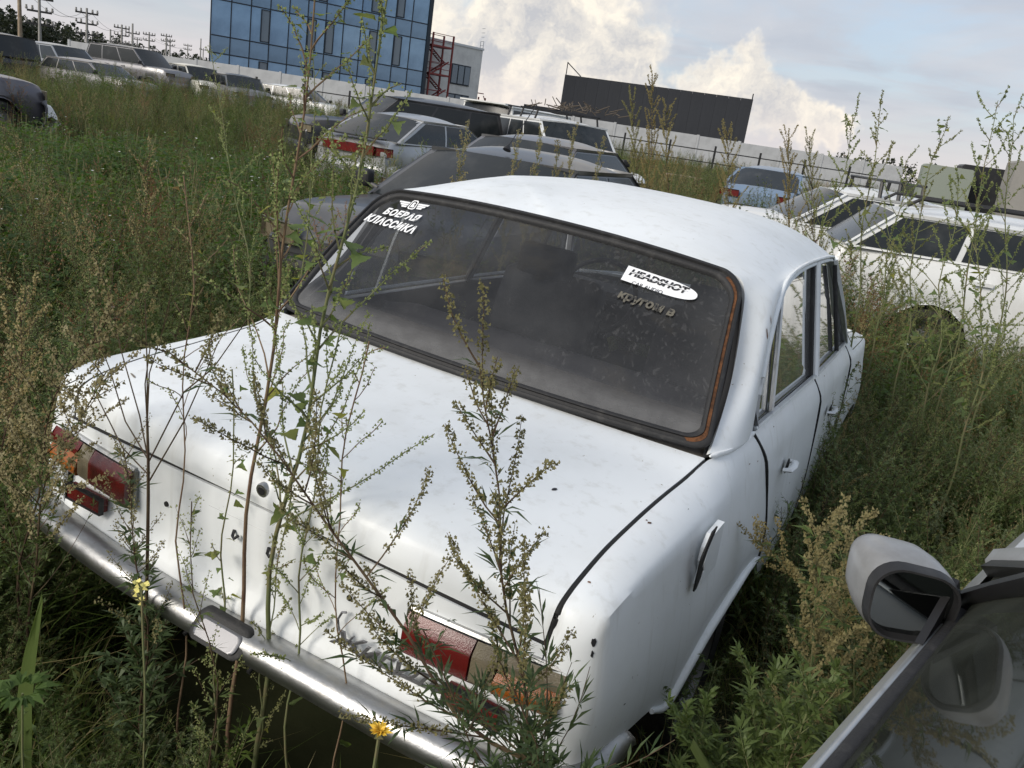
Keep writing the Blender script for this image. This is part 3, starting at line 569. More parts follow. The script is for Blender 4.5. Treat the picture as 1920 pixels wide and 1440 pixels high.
# ------------------------------------------------------------------ ground
FOOT = [((0, 2.05), 0.0, 2.1, .80)]
def gz(x, y):                                # gentle rise of the yard away to the left
    r_ = math.hypot(x-1, y); k = min(1.0, max(0.0, (r_-16)/16.0)); return 0.16*min(1.0, max(0.0, (r_-6)/12.0))*(1.0 if x < 2 else .6)+.34*k*k*(3-2*k)*min(1.0, max(0.0, (-x-9)/6.0))
xs = np.concatenate([[-1800, -500, -150], np.linspace(-60, 40, 101), [120, 500, 1800]]); ys = np.concatenate([[-1500, -300, -60], np.linspace(-20, 90, 111), [180, 500, 2500]])
M['soil'] = mat('weedy_soil', (.040, .045, .022), .95, 0, .1, [(.35, (.062, .055, .030), .4, .65), (3.0, (.030, .040, .018), .45, .7)], .8, 6, coord='Object')
MB().grid([[(x, y, gz(x, y)+.03*math.sin(x*1.7+y)*math.sin(y*1.3)) for x in xs] for y in ys], 0, True).obj('ground', M['soil'], None, 60, kind='structure')
# ------------------------------------------------------------------ the other cars
PAINT = {}
def paint(name, c, metal=.35, rough=.36, dirt=(.20, .19, .17)):
    if name not in PAINT: PAINT[name] = mat(name+'_car_paint', c, rough, metal, .5, [(2.2, tuple(.55*a+.45*b for a, b in zip(c, dirt)), .42, .8), (30, dirt, .68, .82)], .02, 50, .3)
    return PAINT[name]
KIND = {  # fractions of length from the rear: tail-window base, roof rear, roof front, cowl ; heights
 'sedan': dict(yt=.17, rr=.31, rf=.57, yc=.73, tz=.98, hz=.90, bz=.95),
 'hatch': dict(yt=.05, rr=.24, rf=.54, yc=.72, tz=.97, hz=.90, bz=.96),
 'wagon': dict(yt=.03, rr=.10, rf=.56, yc=.73, tz=.96, hz=.90, bz=.96),
 'estate': dict(yt=.03, rr=.12, rf=.56, yc=.73, tz=1.0, hz=.94, bz=1.02),
 'suv': dict(yt=.025, rr=.07, rf=.58, yc=.73, tz=1.08, hz=1.04, bz=1.10),
 'van': dict(yt=.015, rr=.05, rf=.70, yc=.86, tz=1.05, hz=1.00, bz=1.08)}
def make_car(name, label, local, world, rz, L, W, H, kind, pm, cat='car', glass=None, through=False, extras=(), inset=.76, group=None, z0=None):
    K = KIND[kind]; fw = np.array([-math.sin(rz), math.cos(rz)]); rt = np.array([math.cos(rz), math.sin(rz)])
    c = np.array(world[:2], float)-rt*local[0]-fw*local[1]
    root = empty(name, (c[0], c[1], gz(c[0], c[1]) if z0 is None else z0), rz, label=label, category=cat)
    if group: root['group'] = group
    FOOT.append(((c[0], c[1]), rz, L/2, W/2)); glass = glass or M['farglass']
    Y = lambda f: -L/2+f*L
    yt, rr, rf, yc = Y(K['yt']), Y(K['rr']), Y(K['rf']), Y(K['yc']); bz, tz, hz = K['bz'], K['tz'], K['hz']; s = W/2
    ax = (Y(.215), Y(.80)); AR = .36 if kind != 'suv' else .40
    ys = np.unique(np.concatenate([np.linspace(-L/2+.02, L/2-.02, 34), [yt, yc, yc+.02]])); G = []
    for y in ys:
        f = (y+L/2)/L; e = abs(2*f-1); wv = s*(1-.13*e**5-.02*e); top = pchip([0, .02, K['yt']+.005, K['yt']+.03 if kind != 'sedan' else K['yt']+.02, K['yc']-.02, K['yc']+.01, .90, .97, 1.0], [tz-.22, tz-.05, tz if kind == 'sedan' else bz, bz, bz, bz-.005, (hz+bz)/2, hz-.04, hz-.24], [f])[0] if kind != 'sedan' else pchip([0, .015, .05, K['yt']+.005, K['yt']+.03, K['yc']-.02, K['yc']+.01, .90, .97, 1.0], [tz-.25, tz-.06, tz-.015, tz, bz, bz, bz-.005, (hz+bz)/2, hz-.04, hz-.24], [f])[0]
        lo = .24
        for a in ax:
            if abs(y-a) < AR: lo = max(lo, .28+math.sqrt(max(0, AR*AR-(y-a)**2)))
        lo = max(lo, .24+.10*max(0, (e-.9)/.1))
        sec = [(.90 if lo < .3 else 1.0, lo), (.985, max(lo+.02, .36)), (1.0, max(lo+.04, .55)), (.992, max(lo+.06, top-.22)), (.965, top-.07), (.925, top-.015), (.86, top), (.45, top+.022), (0, top+.03)]
        row = [(wv*a, y, b) for a, b in sec]; G.append(row+[(-x, yy, z) for x, yy, z in row[-2::-1]])
    body = MB()
    if through:                               # leave the cabin open
        GA = np.array(G); i0 = int(np.searchsorted(ys, yt+.05)); i1 = int(np.searchsorted(ys, yc-.02)); body.grid(GA[:i0+1]); body.grid(GA[i1:]); body.grid(GA[i0:i1+1, :6]); body.grid(GA[i0:i1+1, -6:])
    else: body.grid(G, 0, False)
    body.poly([tuple(p) for p in G[0]]); body.poly([tuple(p) for p in G[-1]][::-1]); bo = body.obj('body', pm, root, 38)
    if not through: MB().box((0, 0, .45), (W*.86, L*.94, .40)).obj('underbody', M['gap'], root)
    # greenhouse
    xr = s*inset; xb = s*.90; zr = H-.095
    up = lambda y: (y, zr-.02*abs((y-(rr+rf)/2)/(rf-rr)*2)**2)
    roofG = []
    for y in np.linspace(rr-.03, rf+.05, 14):
        k = abs((y-(rr+rf)/2)/((rf-rr)/2)); zc = H-.085*k**2.3; roofG.append([(uu*xr*1.03, y-.05*(1-abs(uu)**2)*(1 if y < rr+.1 else -1 if y > rf-.1 else 0), zc-(zc-zr+.015)*abs(uu)**3.2) for uu in np.linspace(-1, 1, 15)])
    ro = MB().panel(roofG, .03, 0, True).obj('roof', pm, root, 50)
    def side(y, z):                           # point on the side plane of the greenhouse
        a = (z-bz)/(zr-bz); return xb+(xr-xb)*a-.012*a*(1-a)*-4
    for sg in (1, -1):
        lowb = bz-.01; poly = [(yt+.02, lowb), (rr, zr), (rf, zr), (yc, lowb)]
        if not through:
            sheet = MB(); n = 12; g = []
            for j in range(7):
                v = j/6; z = lowb+(zr-lowb)*v; y0 = yt+.02+(rr-yt-.02)*v; y1 = yc+(rf-yc)*v; g.append([(sg*(side(y0+(y1-y0)*i/n, z)), y0+(y1-y0)*i/n, z) for i in range(n+1)])
            sheet.panel(g, .02, 0, sg > 0).obj('side_frame', pm, root, 40)
        cuts = [0.0, .46, 1.0] if kind in ('sedan', 'hatch') else [0.0, .28, .62, 1.0]
        for a, b in zip(cuts, cuts[1:]):
            g = []
            for j in range(5):
                v = .06+.86*j/4; z = lowb+(zr-lowb)*v; y0 = yt+.02+(rr-yt-.02)*v+(.10 if kind in ('sedan', 'hatch') else .07); y1 = yc+(rf-yc)*v-.05; p0 = y0+(y1-y0)*a+(.025 if a > 0 else 0); p1 = y0+(y1-y0)*b-(.025 if b < 1 else 0)
                g.append([(sg*(side(y, z)+.004), y, z) for y in np.linspace(p0, p1, 6)])
            MB().grid(g, 0, sg > 0).obj('side_window', glass, root, 60)
            if through: [MB().tube([g[0][e_], g[-1][e_]], .03, 6, 0, True, .6).obj('window_post', M['blackplastic'], root, 50) for e_ in (0, -1)]
        if through:
            MB().tube([(sg*xb, yc, lowb), (sg*xr, rf, zr)], .035, 8).tube([(sg*xb, yt+.02, lowb), (sg*xr, rr, zr)], .05, 8).tube([(sg*xr, rr, zr), (sg*xr, rf, zr)], .03, 8).obj('pillar', pm, root, 60)
    for nm, ya, yb2, base in (('windscreen', yc+.03, rf+.05, bz-.005), ('rear_window', yt-.02, rr-.05, (tz if kind == 'sedan' else bz)-.0)):
        g = []; sn = 1 if nm == 'windscreen' else -1
        for j in range(7):
            v = .03+.93*j/6; z = base+(zr+.01-base)*v; xx = (xb-.03)*(1-v)+(xr-.03)*v; g.append([(uu*xx, ya+(yb2-ya)*v+sn*(.07*(1-uu*uu))-sn*.03, z+.03*(1-uu*uu)*v) for uu in np.linspace(-1, 1, 11)])
        if not through: MB().panel([[(p[0]*1.06, p[1]-sn*.012, p[2]) for p in r_] for r_ in g], .02, 0, sn > 0).obj(nm+'_frame', pm, root, 50)
        MB().grid(g, 0, sn > 0).obj(nm, glass, root, 60)
    # bumpers, lamps, mirrors, handles, wheels
    bm = M['blackplastic'] if 'blackbump' in extras else pm
    for sn in (1, -1):
        g = []
        for q in np.linspace(-1, 1, 21):
            x = q*s*.985; y0 = sn*(L/2+.03-.17*abs(q)**5); g.append([(x*k, y0-sn*d_, z) for k, d_, z in ((.97, .05, .26), (1, .0, .34), (1, -.012, .48), (1, .0, .58), (.985, .06, .62))])
        MB().panel(g, .02, 0, sn > 0).obj('front_bumper' if sn > 0 else 'rear_bumper', bm, root, 50)
        for sg in (1, -1):
            zc = (tz if sn < 0 else hz)-.17; tall = kind in ('wagon', 'suv', 'van') and sn < 0; wd = .10 if tall else .19; hh = .17 if tall else .065
            g = []
            for q in np.linspace(0, 1, 7):
                x = s*(.935-.0*q)-q*wd*2; y0 = sn*(L/2-.010-.16*max(0, (x/s))**6); g.append([(sg*x, y0+sn*.012, zc+h) for h in (-hh, -hh*.4, hh*.4, hh)])
            MB().panel(g, .03, 0, (sg*sn) < 0).obj('tail_lamp' if sn < 0 else 'headlamp', M['lens_red'] if sn < 0 else M['lens_clear'], root, 40)
    for sg in (1, -1):
        if 'nomirror' not in extras:
            mm = MB(); cushion(mm, (sg*(s*.96+.10), yc-.10, bz+.10), (.17, .10, .13), 0); mm.tube([(sg*s*.90, yc-.10, bz+.03), (sg*(s+.05), yc-.10, bz+.07)], .025, 6); mm.obj('door_mirror', M['blackplastic'], root, 60)
        for yy in ((rf+yc)/2-.75, (rf+yc)/2-1.65): MB().box((sg*s*.992, yy, bz-.14), (.03, .16, .03)).obj('door_handle', M['blackplastic'] if 'blackbump' in extras else pm, root)
        for a in ax: wheel((sg*(s-.10), a, .29), sg, root, .30 if kind != 'suv' else .35)
    if 'rails' in extras:
        for sg in (1, -1): MB().tube([(sg*xr*.93, rr+.05, H-.02), (sg*xr*.93, rr+.15, H+.05), (sg*xr*.93, rf-.15, H+.05), (sg*xr*.93, rf-.02, H-.02)], .018, 6).obj('roof_rail', M['blackplastic'], root, 50)
    if 'rack' in extras:
        rk = MB()
        for yy in (rr+.35, (rr+rf)/2, rf-.30):
            rk.tube([(-xr*1.0, yy, H+.11), (xr*1.0, yy, H+.11)], .018, 6)
            for sg in (1, -1): rk.tube([(sg*xr*.98, yy, zr-.02), (sg*xr*.90, yy, H+.11)], .022, 6)
        rk.obj('roof_rack', M['blackplastic'], root, 50)
    if 'spoiler' in extras: MB().box((0, rr-.16, H-.045), (xr*1.9, .26, .035)).obj('spoiler', pm, root)
    if 'antenna' in extras:
        an = MB(); an.lathe([(.035, 0), (.028, .02), (.012, .045)], (0, rf-.02, H-.02), (0, -.5, 1), 10); an.tube([(0, rf-.02, H), (0, rf-.42, H+.36)], .004, 5); an.obj('antenna', M['blackplastic'], root, 50)
    return root
P_ = lambda n, c, **k: paint(n, c, **k)
graphite = P_('graphite', (.095, .098, .105), metal=.5); black = P_('black', (.022, .022, .024), metal=.2, dirt=(.14, .13, .12)); white = P_('white', (.72, .73, .72), metal=0.0, dirt=(.42, .40, .36)); silver2 = P_('silver', (.40, .41, .42), metal=.5)
dgrey = P_('dark_grey', (.17, .17, .18), metal=.5); mauve = P_('grey_violet', (.115, .11, .13), metal=.4); beige = P_('champagne', (.42, .39, .33), metal=.4); blue = P_('blue', (.17, .24, .34), metal=.2)
PI = math.pi
bcar = make_car('graphite_sedan', 'graphite sedan with roof antenna parked nose to the weeds beside the old white saloon', (0, 2.15), (-2.25, 3.12), PI, 4.3, 1.70, 1.43, 'sedan', graphite, extras=('antenna', 'blackbump'))
make_car('dark_crossover', 'dark grey hatchback seen just above the graphite sedan roof', (0, 0), (-3.95, 8.75), PI, 4.2, 1.72, 1.47, 'hatch', dgrey)
hat = make_car('silver_hatchback', 'silver hatchback with dark rear spoiler and red lamps deep in weeds', (-.82, -2.05), (-8.5, 9.75), R(-2), 4.1, 1.66, 1.42, 'hatch', silver2)
MB().box((0, -2.0, .985), (1.22, .13, .025)).obj('spoiler', M['blackplastic'], hat)
MB().box((0, -2.075, .80), (1.0, .03, .14)).obj('lamp_strip', M['lens_red'], hat)
make_car('black_offroader', 'boxy black off-road car standing behind the silver hatchback', (0, 0), tuple(pat(752, 205, 17.8)), -(math.atan2(pdir(752, 205)[0], pdir(752, 205)[1])+R(-112)), 4.2, 1.74, 1.70, 'suv', black, extras=('blackbump',), inset=.84)
make_car('white_minivan', 'white minivan with roof spoiler behind the boxy black off-road car', (0, -2.2), tuple(pat(905, 225, 22.5)), R(-4), 4.5, 1.72, 1.90, 'van', white, extras=('spoiler',), inset=.86)
vanrack = make_car('white_rack_van', 'white estate van carrying a roof rack heaped with dry branches', (0, 0), tuple(pat(1062, 245, 17.5)), R(-128), 4.4, 1.72, 1.72, 'wagon', white, extras=('rack',), inset=.84)
br = MB(); rb = random.Random(3)
for k in range(60):
    a = rb.uniform(-1.3, 1.5); x = rb.uniform(-.55, .55); br.tube([(x, a, 1.85+rb.uniform(0, .10)), (x+rb.uniform(-.3, .3), a+rb.uniform(-.4, .4), 1.88+rb.uniform(0, .18))], .009, 4)
M['twig'] = mat('dry_twig', (.10, .08, .06), .9)
brc = br.obj('branch_heap', M['twig'], None, kind='stuff', label='dry branches heaped on the roof rack of the white estate van', category='branches'); brc.location = vanrack.location; brc.rotation_euler = vanrack.rotation_euler
make_car('blue_compact', 'pale blue small car sunk in weeds under the fence', (0, -1.9), tuple(pat(1428, 340, 17.5)), R(4), 3.9, 1.6, 1.38, 'hatch', blue, extras=('blackbump',))
make_car('rack_sedan', 'white saloon with a black roof bar foot above its rear side window', (.78, -1.35), tuple(pz(1492, 428, .95)), R(-66), 4.3, 1.66, 1.44, 'sedan', white, extras=('blackbump', 'rack'))
wa, wb = pz(1602, 464, 1.02), pz(1920, 494, 1.02); wd_ = wa-wb
make_car('white_wagon', 'white estate with long black roof rails and dark side windows, half hidden by tall weeds', (.78, -2.05), tuple(wa), R(-76), 4.6, 1.74, 1.44, 'estate', white, extras=('rails',), inset=.82)
# far row on the left
def azh(px, py, turn): v = pdir(px, py); return -(math.atan2(v[0], v[1])+R(turn))   # heading turned from the line of sight
make_car('violet_hatchback', 'grey violet hatchback without its front bumper beside a white plastic sheet', (.3, 2.0), tuple(pat(58, 150, 16.5)), azh(30, 130, 62), 4.1, 1.70, 1.52, 'hatch', mauve, z0=.24)
make_car('black_offroader', 'black off-road car with a raised red tail lamp at the edge of the yard', (0, 0), tuple(pat(-30, 95, 38)), azh(5, 100, -30), 4.5, 1.80, 1.88, 'suv', black, z0=.20)
make_car('silver_minivan', 'silver minivan whose long roof shows over the weeds', (0, 0), tuple(pat(120, 112, 40)), azh(120, 112, 150), 4.8, 1.76, 1.62, 'wagon', silver2, z0=.42)
make_car('dented_estate', 'dull grey dented estate with black belt trim, sunk in weeds', (0, 0), tuple(pat(186, 145, 35)), azh(205, 145, 140), 4.5, 1.72, 1.42, 'wagon', P_('dull_grey', (.24, .23, .23), metal=.2), z0=.20)
make_car('grey_offroader', 'large grey off-road car with pale roof facing the white jeep', (0, 0), tuple(pat(262, 138, 42)), azh(262, 138, 135), 4.7, 1.84, 1.80, 'suv', dgrey, extras=('rails',), inset=.82, z0=.62)
make_car('white_jeep', 'small white jeep with beige windows in the far row', (0, 0), tuple(pat(370, 152, 42)), azh(370, 152, 155), 3.9, 1.66, 1.72, 'suv', P_('cream_white', (.68, .66, .58), metal=0), inset=.84, z0=.35)
make_car('grey_jeep', 'grey jeep next to the small white jeep in the far row', (0, 0), tuple(pat(450, 168, 40)), azh(450, 168, 165), 4.2, 1.74, 1.64, 'suv', P_('steel_grey', (.20, .20, .20), metal=.4), inset=.82, z0=.30)
make_car('white_estate', 'white estate roof just showing over weeds below the glass building', (0, 0), tuple(pat(568, 182, 42)), azh(568, 182, 120), 4.4, 1.70, 1.52, 'wagon', white, z0=.30)
# --- the silver car next to the photographer
near = make_car('silver_sedan', 'silver car with a black and silver door mirror close beside the old white saloon', (-.80, .70), (1.295, .42), R(-12.6), 4.4, 1.74, 1.42, 'hatch', M['silver'], glass=M['nearglass'], through=True, extras=('nomirror', 'blackbump'), inset=.60, z0=0.0)
def nloc(px, py, z): # pixel at height -> the near car's own axes
    p = pz(px, py, z); q = near.matrix_basis.inverted() @ Vector(p); return np.array(q)
bpy.context.view_layer.update()

ni = MB(); ni.box((0, 0, .34), (1.5, 2.6, .04)); ni.box((0, .85, .80), (1.45, .35, .26)); ni.obj('cabin_floor', M['interior'], near)
for sg in (1, -1): MB().grid([[(sg*x, y, z) for x, z in ((.74, .36), (.76, .6), (.74, .90))] for y in (-1.4, -.3, .8)], 0, sg > 0).obj('door_lining', M['interior'], near)
M['greyseat'] = mat('grey_seat_cloth', (.13, .135, .135), .9, 0, .1, (6, (.19, .195, .19), .4, .7), .2, 200)
for x in (-.37, .37):
    b_ = MB(); cushion(b_, (x, .02, .50), (.52, .52, .16), 0); cushion(b_, (x, -.26, .82), (.50, .15, .60), R(-14)); cushion(b_, (x, -.35, 1.17), (.27, .10, .17), R(-10)); b_.obj('front_seat', M['greyseat'], near, 50)
MB().tube([(-.37+.18*math.cos(a), .50+.08*math.sin(a), .93+.16*math.sin(a)) for a in np.linspace(0, 2*PI, 28, endpoint=False)], .014, 7, close=True).obj('steering_wheel', M['interior'], near, 60)
# window rubber, black corner patch and the door mirror
MB().tube([(-.782, -1.35, .960), (-.790, -.3, .962), (-.784, .66, .960)], .013, 6, 0, True, .7).obj('window_rubber', M['rubber'], near, 60)
MB().tube([(-.800, -1.35, .950), (-.808, -.3, .952), (-.802, .66, .950)], .006, 6, 0, True, .7).obj('window_trim', M['alu'], near, 60)
MB().tube([(-.790, .74, .950), (-.725, .58, 1.06), (-.63, .33, 1.22), (-.535, .10, 1.36)], .030, 8, 0, True, .6).obj('window_post', M['blackplastic'], near, 60)
mir = MB(); mir.prism([(.50, .955), (.72, .955), (.64, 1.02)], (-.802, 0, 0), (0, 1, 0), (0, 0, 1), (-1, 0, 0), .012); mir.tube([(-.80, .64, .968), (-.85, .63, .972)], [.035, .028], 10); mo = mir.obj('door_mirror', M['blackplastic'], near, 50)
def mshell(c, w_, h_, prof, yaw_):             # rings of (scale, depth, sideways, up)
    o = pad(-w_/2, w_/2, -h_/2, h_/2, 0, 0, .050); g = []
    for sc, yy, ox, oz in prof: g.append([(a*sc*(1+.12*(b/h_))+ox, yy, b*sc*(1-.10*(a/w_))+oz) for a, b in o])
    cc, ss = math.cos(yaw_), math.sin(yaw_); return np.array([[(c[0]+p[0]*cc-p[1]*ss, c[1]+p[0]*ss+p[1]*cc, c[2]+p[2]) for p in r_] for r_ in g])
M['mirrorcap'] = mat('mirror_cap_paint', (.34, .345, .35), .36, .35, .5, (6, (.24, .24, .235), .45, .75)); MC = np.array([-.866, .60, .978]); my = R(32)
g = mshell(MC, .140, .130, ((.10, .110, -.03, .012), (.45, .103, -.028, .011), (.74, .084, -.024, .010), (.93, .055, -.018, .008), (1.02, .020, -.011, .005), (1.03, -.012, -.006, .003), (1.0, -.028, -.002, .001)), my); q = MB().grid(g, 0, False, True); q.poly([tuple(p) for p in g[0]][::-1]); q.obj('mirror_cap', M['mirrorcap'], mo, 60)
g = mshell(MC, .140, .130, ((1.0, -.026, -.002, .001), (.985, -.042, 0, 0), (.955, -.049, 0, 0), (.90, -.049, 0, 0), (.875, -.030, 0, 0)), my); MB().grid(g, 0, False, True).obj('mirror_bezel', M['blackplastic'], mo, 60)
M['mirrorglass'] = mat('mirror_glass', (.16, .17, .17), .05, 1.0)  # base colour darkened to hold the reflection of a dark interior
g = mshell(MC, .140, .130, ((.885, -.032, 0, 0),), my); MB().poly([tuple(p) for p in g[0]]).obj('mirror_glass', M['mirrorglass'], mo)
# ------------------------------------------------------------------ buildings, fence, poles, far wood
def bearing(px, py, D): return pat(px, py, D)[:2]
def wallmat(n, c, **k): return mat(n, c, .8, 0, .2, (1.2, tuple(x*.82 for x in c), .4, .7), .1, 20, **k)
M['facade_glass'] = mat('sky_tint_facade_glass', (.21, .34, .50), .10, .45, .6, (.35, (.14, .235, .36), .35, .7))  # blue of the reflected sky put into the base colour
M['facade_glass2'] = mat('sky_tint_facade_glass_plain', (.165, .265, .39), .14, .40, .6, (.5, (.13, .21, .31), .4, .7))  # same reflected sky blue in the colour, darker for the short rows
M['mullion'] = mat('dark_mullion', (.012, .022, .035), .4)
M['pale_wall'] = wallmat('pale_render', (.72, .72, .69)); M['dark_clad'] = wallmat('charcoal_cladding', (.040, .043, .050)); M['fence_white'] = wallmat('pale_concrete_fence', (.50, .51, .52)); M['stairred'] = mat('oxide_red_steel', (.23, .042, .036), .6, .1)
M['darkpane'] = mat('dark_pane', (.13, .17, .21), .10, .3, .6); M['concrete'] = wallmat('concrete', (.30, .29, .27)); M['wood'] = mat('weathered_wood', (.27, .21, .15), .85, 0, .2, (3, (.38, .31, .22), .4, .7)); M['polemat'] = wallmat('pole_concrete', (.34, .33, .31)); M['wire'] = mat('wire_black', (.02, .02, .02), .6)
# glass office block: thirteen bays of panes, tall and short rows in turn, some with opening sashes
a, b = bearing(391, 150, 78), bearing(785, 209, 83.5); L_ = float(np.linalg.norm(b-a)); rz = math.atan2(b[1]-a[1], b[0]-a[0])
gb = empty('glass_office', (a[0], a[1], 0), rz, label='office block with blue mirrored glass front and dark opening windows', category='building')
n = 12; bw = L_/n; zz = [0.9]; rows = []
for k in range(5):
    rows.append((zz[-1], 2.72, 1)); zz.append(zz[-1]+2.72); rows.append((zz[-1], 1.34, 0)); zz.append(zz[-1]+1.34)
top = zz[-1]
MB().prism([(.1, .06), (L_-.1, .06), (L_-.1, 12), (9.0, 12)], (0, 0, .1), (1, 0, 0), (0, 1, 0), (0, 0, 1), top-.2).obj('core', M['dark_clad'], gb)
MB().box((L_/2, .05, .44), (L_+.1, .3, .88)).obj('plinth', M['pale_wall'], gb)
MB().box((L_/2, .2, top+.15), (L_+.1, .5, .3)).obj('parapet', M['mullion'], gb)
pm1 = MB().box((0, 0, 0), (bw-.10, .05, 2.62)).mesh('glass_pane', M['facade_glass']); pm0 = MB().box((0, 0, 0), (bw-.10, .05, 1.24)).mesh('glass_pane', M['facade_glass2'])
rp = random.Random(11); sash = {(2, 1), (6, 1), (6, 3), (6, 0), (8, 1), (8, 2), (2, 0), (8, 0), (5, 0), (5, 1), (9, 3), (3, 3), (10, 1), (10, 2), (5, 2), (2, 3)}
fr_ = MB()
for x0, x1, z0, z1 in ((0, .045, 0, 2.5), (.675, .72, 0, 2.5), (.045, .675, 0, .05), (.045, .675, 2.45, 2.5)): fr_.box(((x0+x1)/2-.36, 0, (z0+z1)/2-1.25), ((x1-x0)+.04, .09, z1-z0+(.03 if z1-z0 < .2 else 0)))
frm = fr_.mesh('window_frame', M['mullion']); sm = MB().box((0, 0, 0), (.62, .05, 2.38)).mesh('opening_window', M['darkpane'])
for i in range(n):
    for k, (z, h, tall) in enumerate(rows):
        p = link('glass_pane', pm1 if tall else pm0, gb); p.location = ((i+.5)*bw, 0, z+h/2); p.rotation_euler = (rp.uniform(-.006, .006), 0, rp.uniform(-.010, .010))
        if tall and (i, k//2) in sash:
            q = link('opening_window', sm, gb); q.location = ((i+.5)*bw+rp.choice((-.40, .40)), -.05, z+h/2); f2 = link('window_frame', frm, q); f2.location = (0, -.03, 0)
for i in range(n+1): MB().box((i*bw, -.005, top/2+.45), (.085, .10, top-.9)).obj('mullion', M['mullion'], gb)
for z, h, tall in rows: MB().box((L_/2, .0, z), (L_, .085, .085)).obj('transom', M['mullion'], gb)
MB().box((L_+.15, 5.8, top/2), (.3, 12, top)).obj('end_wall', M['mullion'], gb)
# pale annex with windows, roof ladder and red escape stair
a, b = bearing(781, 208, 87), bearing(889, 225, 91); L2 = float(np.linalg.norm(b-a)); rz2 = math.atan2(b[1]-a[1], b[0]-a[0]); Ht = px_elev(893, 93, 91)
an = empty('pale_annex', (a[0], a[1], 0), rz2, label='pale rendered annex with dark framed windows beside the glass office', category='building')
MB().box((L2/2, 5, Ht/2), (L2, 10, Ht)).obj('wall', M['pale_wall'], an); MB().box((L2/2, 5, Ht+.1), (L2+.2, 10.2, .2)).obj('roof_edge', M['alu'], an)
for x, z, ww, hh in ((L2*.66, px_elev(850, 138, 89), 2.3, 1.9), (L2*.66, px_elev(850, 190, 89), 2.6, 1.5)):
    wn = MB().box((x, -.02, z), (ww, .12, hh)).obj('window', M['mullion'], an)
    for k in range(3): MB().box((x+(k-1)*ww/3, -.09, z), (ww/3-.14, .05, hh-.24)).obj('pane', M['darkpane'], wn)
ld = MB()
for dx in (-.25, .25): ld.tube([(L2+.25+dx*.0, .6+dx, 2.4), (L2+.25, .6+dx, Ht+.9)], .03, 6)
for k in range(20): ld.tube([(L2+.25, .35, 2.6+k*.4), (L2+.25, .85, 2.6+k*.4)], .02, 5)
ld.obj('roof_ladder', M['alu'], an)
st = empty('escape_stair', tuple(bearing(797, 210, 84.5))+(0,), rz2, label='dark red steel escape stair between glass office and pale annex', category='staircase')
Hs = px_elev(815, 85, 85); W_ = 2.3; nl = 3; lh = (Hs)/nl
for x in (0, W_):
    for y in (0, 1.6): MB().box((x, y, (Hs+1.1)/2), (.14, .14, Hs+1.1)).obj('post', M['stairred'], st)
for k in range(nl+1):
    z = k*lh
    if k: MB().box((W_/2, .8, z), (W_, 1.6, .16)).obj('landing', M['stairred'], st)
    for y in (0, 1.6):
        for h in (.5, 1.05): MB().tube([(0, y, z+h), (W_, y, z+h)], .03, 5).obj('handrail', M['stairred'], st)
    if k < nl:
        for s_, y in ((1, .4), (-1, 1.2)):
            z0, z1 = (z, z+lh/2) if s_ > 0 else (z+lh/2, z+lh); x0, x1 = (.25, W_-.25) if s_ > 0 else (W_-.25, .25)
            MB().tube([(x0, y-.35, z0), (x1, y-.35, z1)], .07, 4).obj('stringer', M['stairred'], st); MB().tube([(x0, y+.35, z0), (x1, y+.35, z1)], .07, 4).obj('stringer', M['stairred'], st)
            for q in range(9): MB().box((x0+(x1-x0)*(q+.5)/9, y, z0+(z1-z0)*(q+.5)/9), (.26, .66, .04)).obj('tread', M['stairred'], st)
# small red stair further off
s2 = empty('platform_stair', tuple(bearing(892, 226, 96))+(0,), rz2, label='small red steel platform stair past the pale annex corner', category='staircase')
for x in (0, .9): MB().box((x, 0, 1.9), (.12, .12, 3.8)).obj('post', M['stairred'], s2)
for k in range(8): MB().box((.45+k*.16, 0, 3.4-k*.35), (.3, .8, .05)).obj('tread', M['stairred'], s2)
MB().tube([(.9, .4, 4.0), (2.3, .4, 1.6), (4.2, .4, 1.6)], .05, 5).tube([(-.2, .4, 4.2), (.9, .4, 4.2)], .05, 5).obj('handrail', M['stairred'], s2)
# charcoal hall
a, b = bearing(1043, 248, 90), bearing(1388, 300, 88.5); L3 = float(np.linalg.norm(b-a)); rz3 = math.atan2(b[1]-a[1], b[0]-a[0]); H3 = px_elev(1048, 138, 90); H3b = px_elev(1395, 184, 88.5)
hall = empty('charcoal_hall', (a[0], a[1], 0), rz3, label='windowless charcoal clad industrial hall with flat roof', category='building')
nb = 16; wp = MB().box((0, 0, 0), (L3/nb-.012, .10, 1)).mesh('cladding_panel', M['dark_clad'])
MB().box((L3/2, 8.1, H3/2-.05), (L3-.1, 16, H3-.1)).obj('core', M['dark_clad'], hall)
for i in range(nb):
    h = H3+(H3b-H3)*(i+.5)/nb; p = link('cladding_panel', wp, hall); p.location = ((i+.5)*L3/nb, 0, h/2); p.scale = (1, 1, h)
MB().tube([(0.1, 0, H3), (0.1, 0, H3+1.2)], .05, 5).obj('corner_spike', M['dark_clad'], hall); MB().tube([(L3-.1, 0, H3b), (L3-.1, 0, H3b+.5)], .06, 5).obj('corner_spike', M['dark_clad'], hall)
MB().tube([(.1, .0, H3+1.15), (1.6, .0, H3+.02)], .05, 5).obj('corner_brace', M['dark_clad'], hall)
lo = MB().box((0, 0, 0), (1, 1, 1)).obj('low_shed', M['dark_clad'], None, label='low grey flat roofed shed left of the charcoal hall', category='shed'); p = bearing(1012, 243, 93); lo.location = (p[0], p[1], px_elev(1012, 200, 93)/2); lo.scale = (3.2, 4, px_elev(1012, 200, 93)); lo.rotation_euler = (0, 0, rz3)
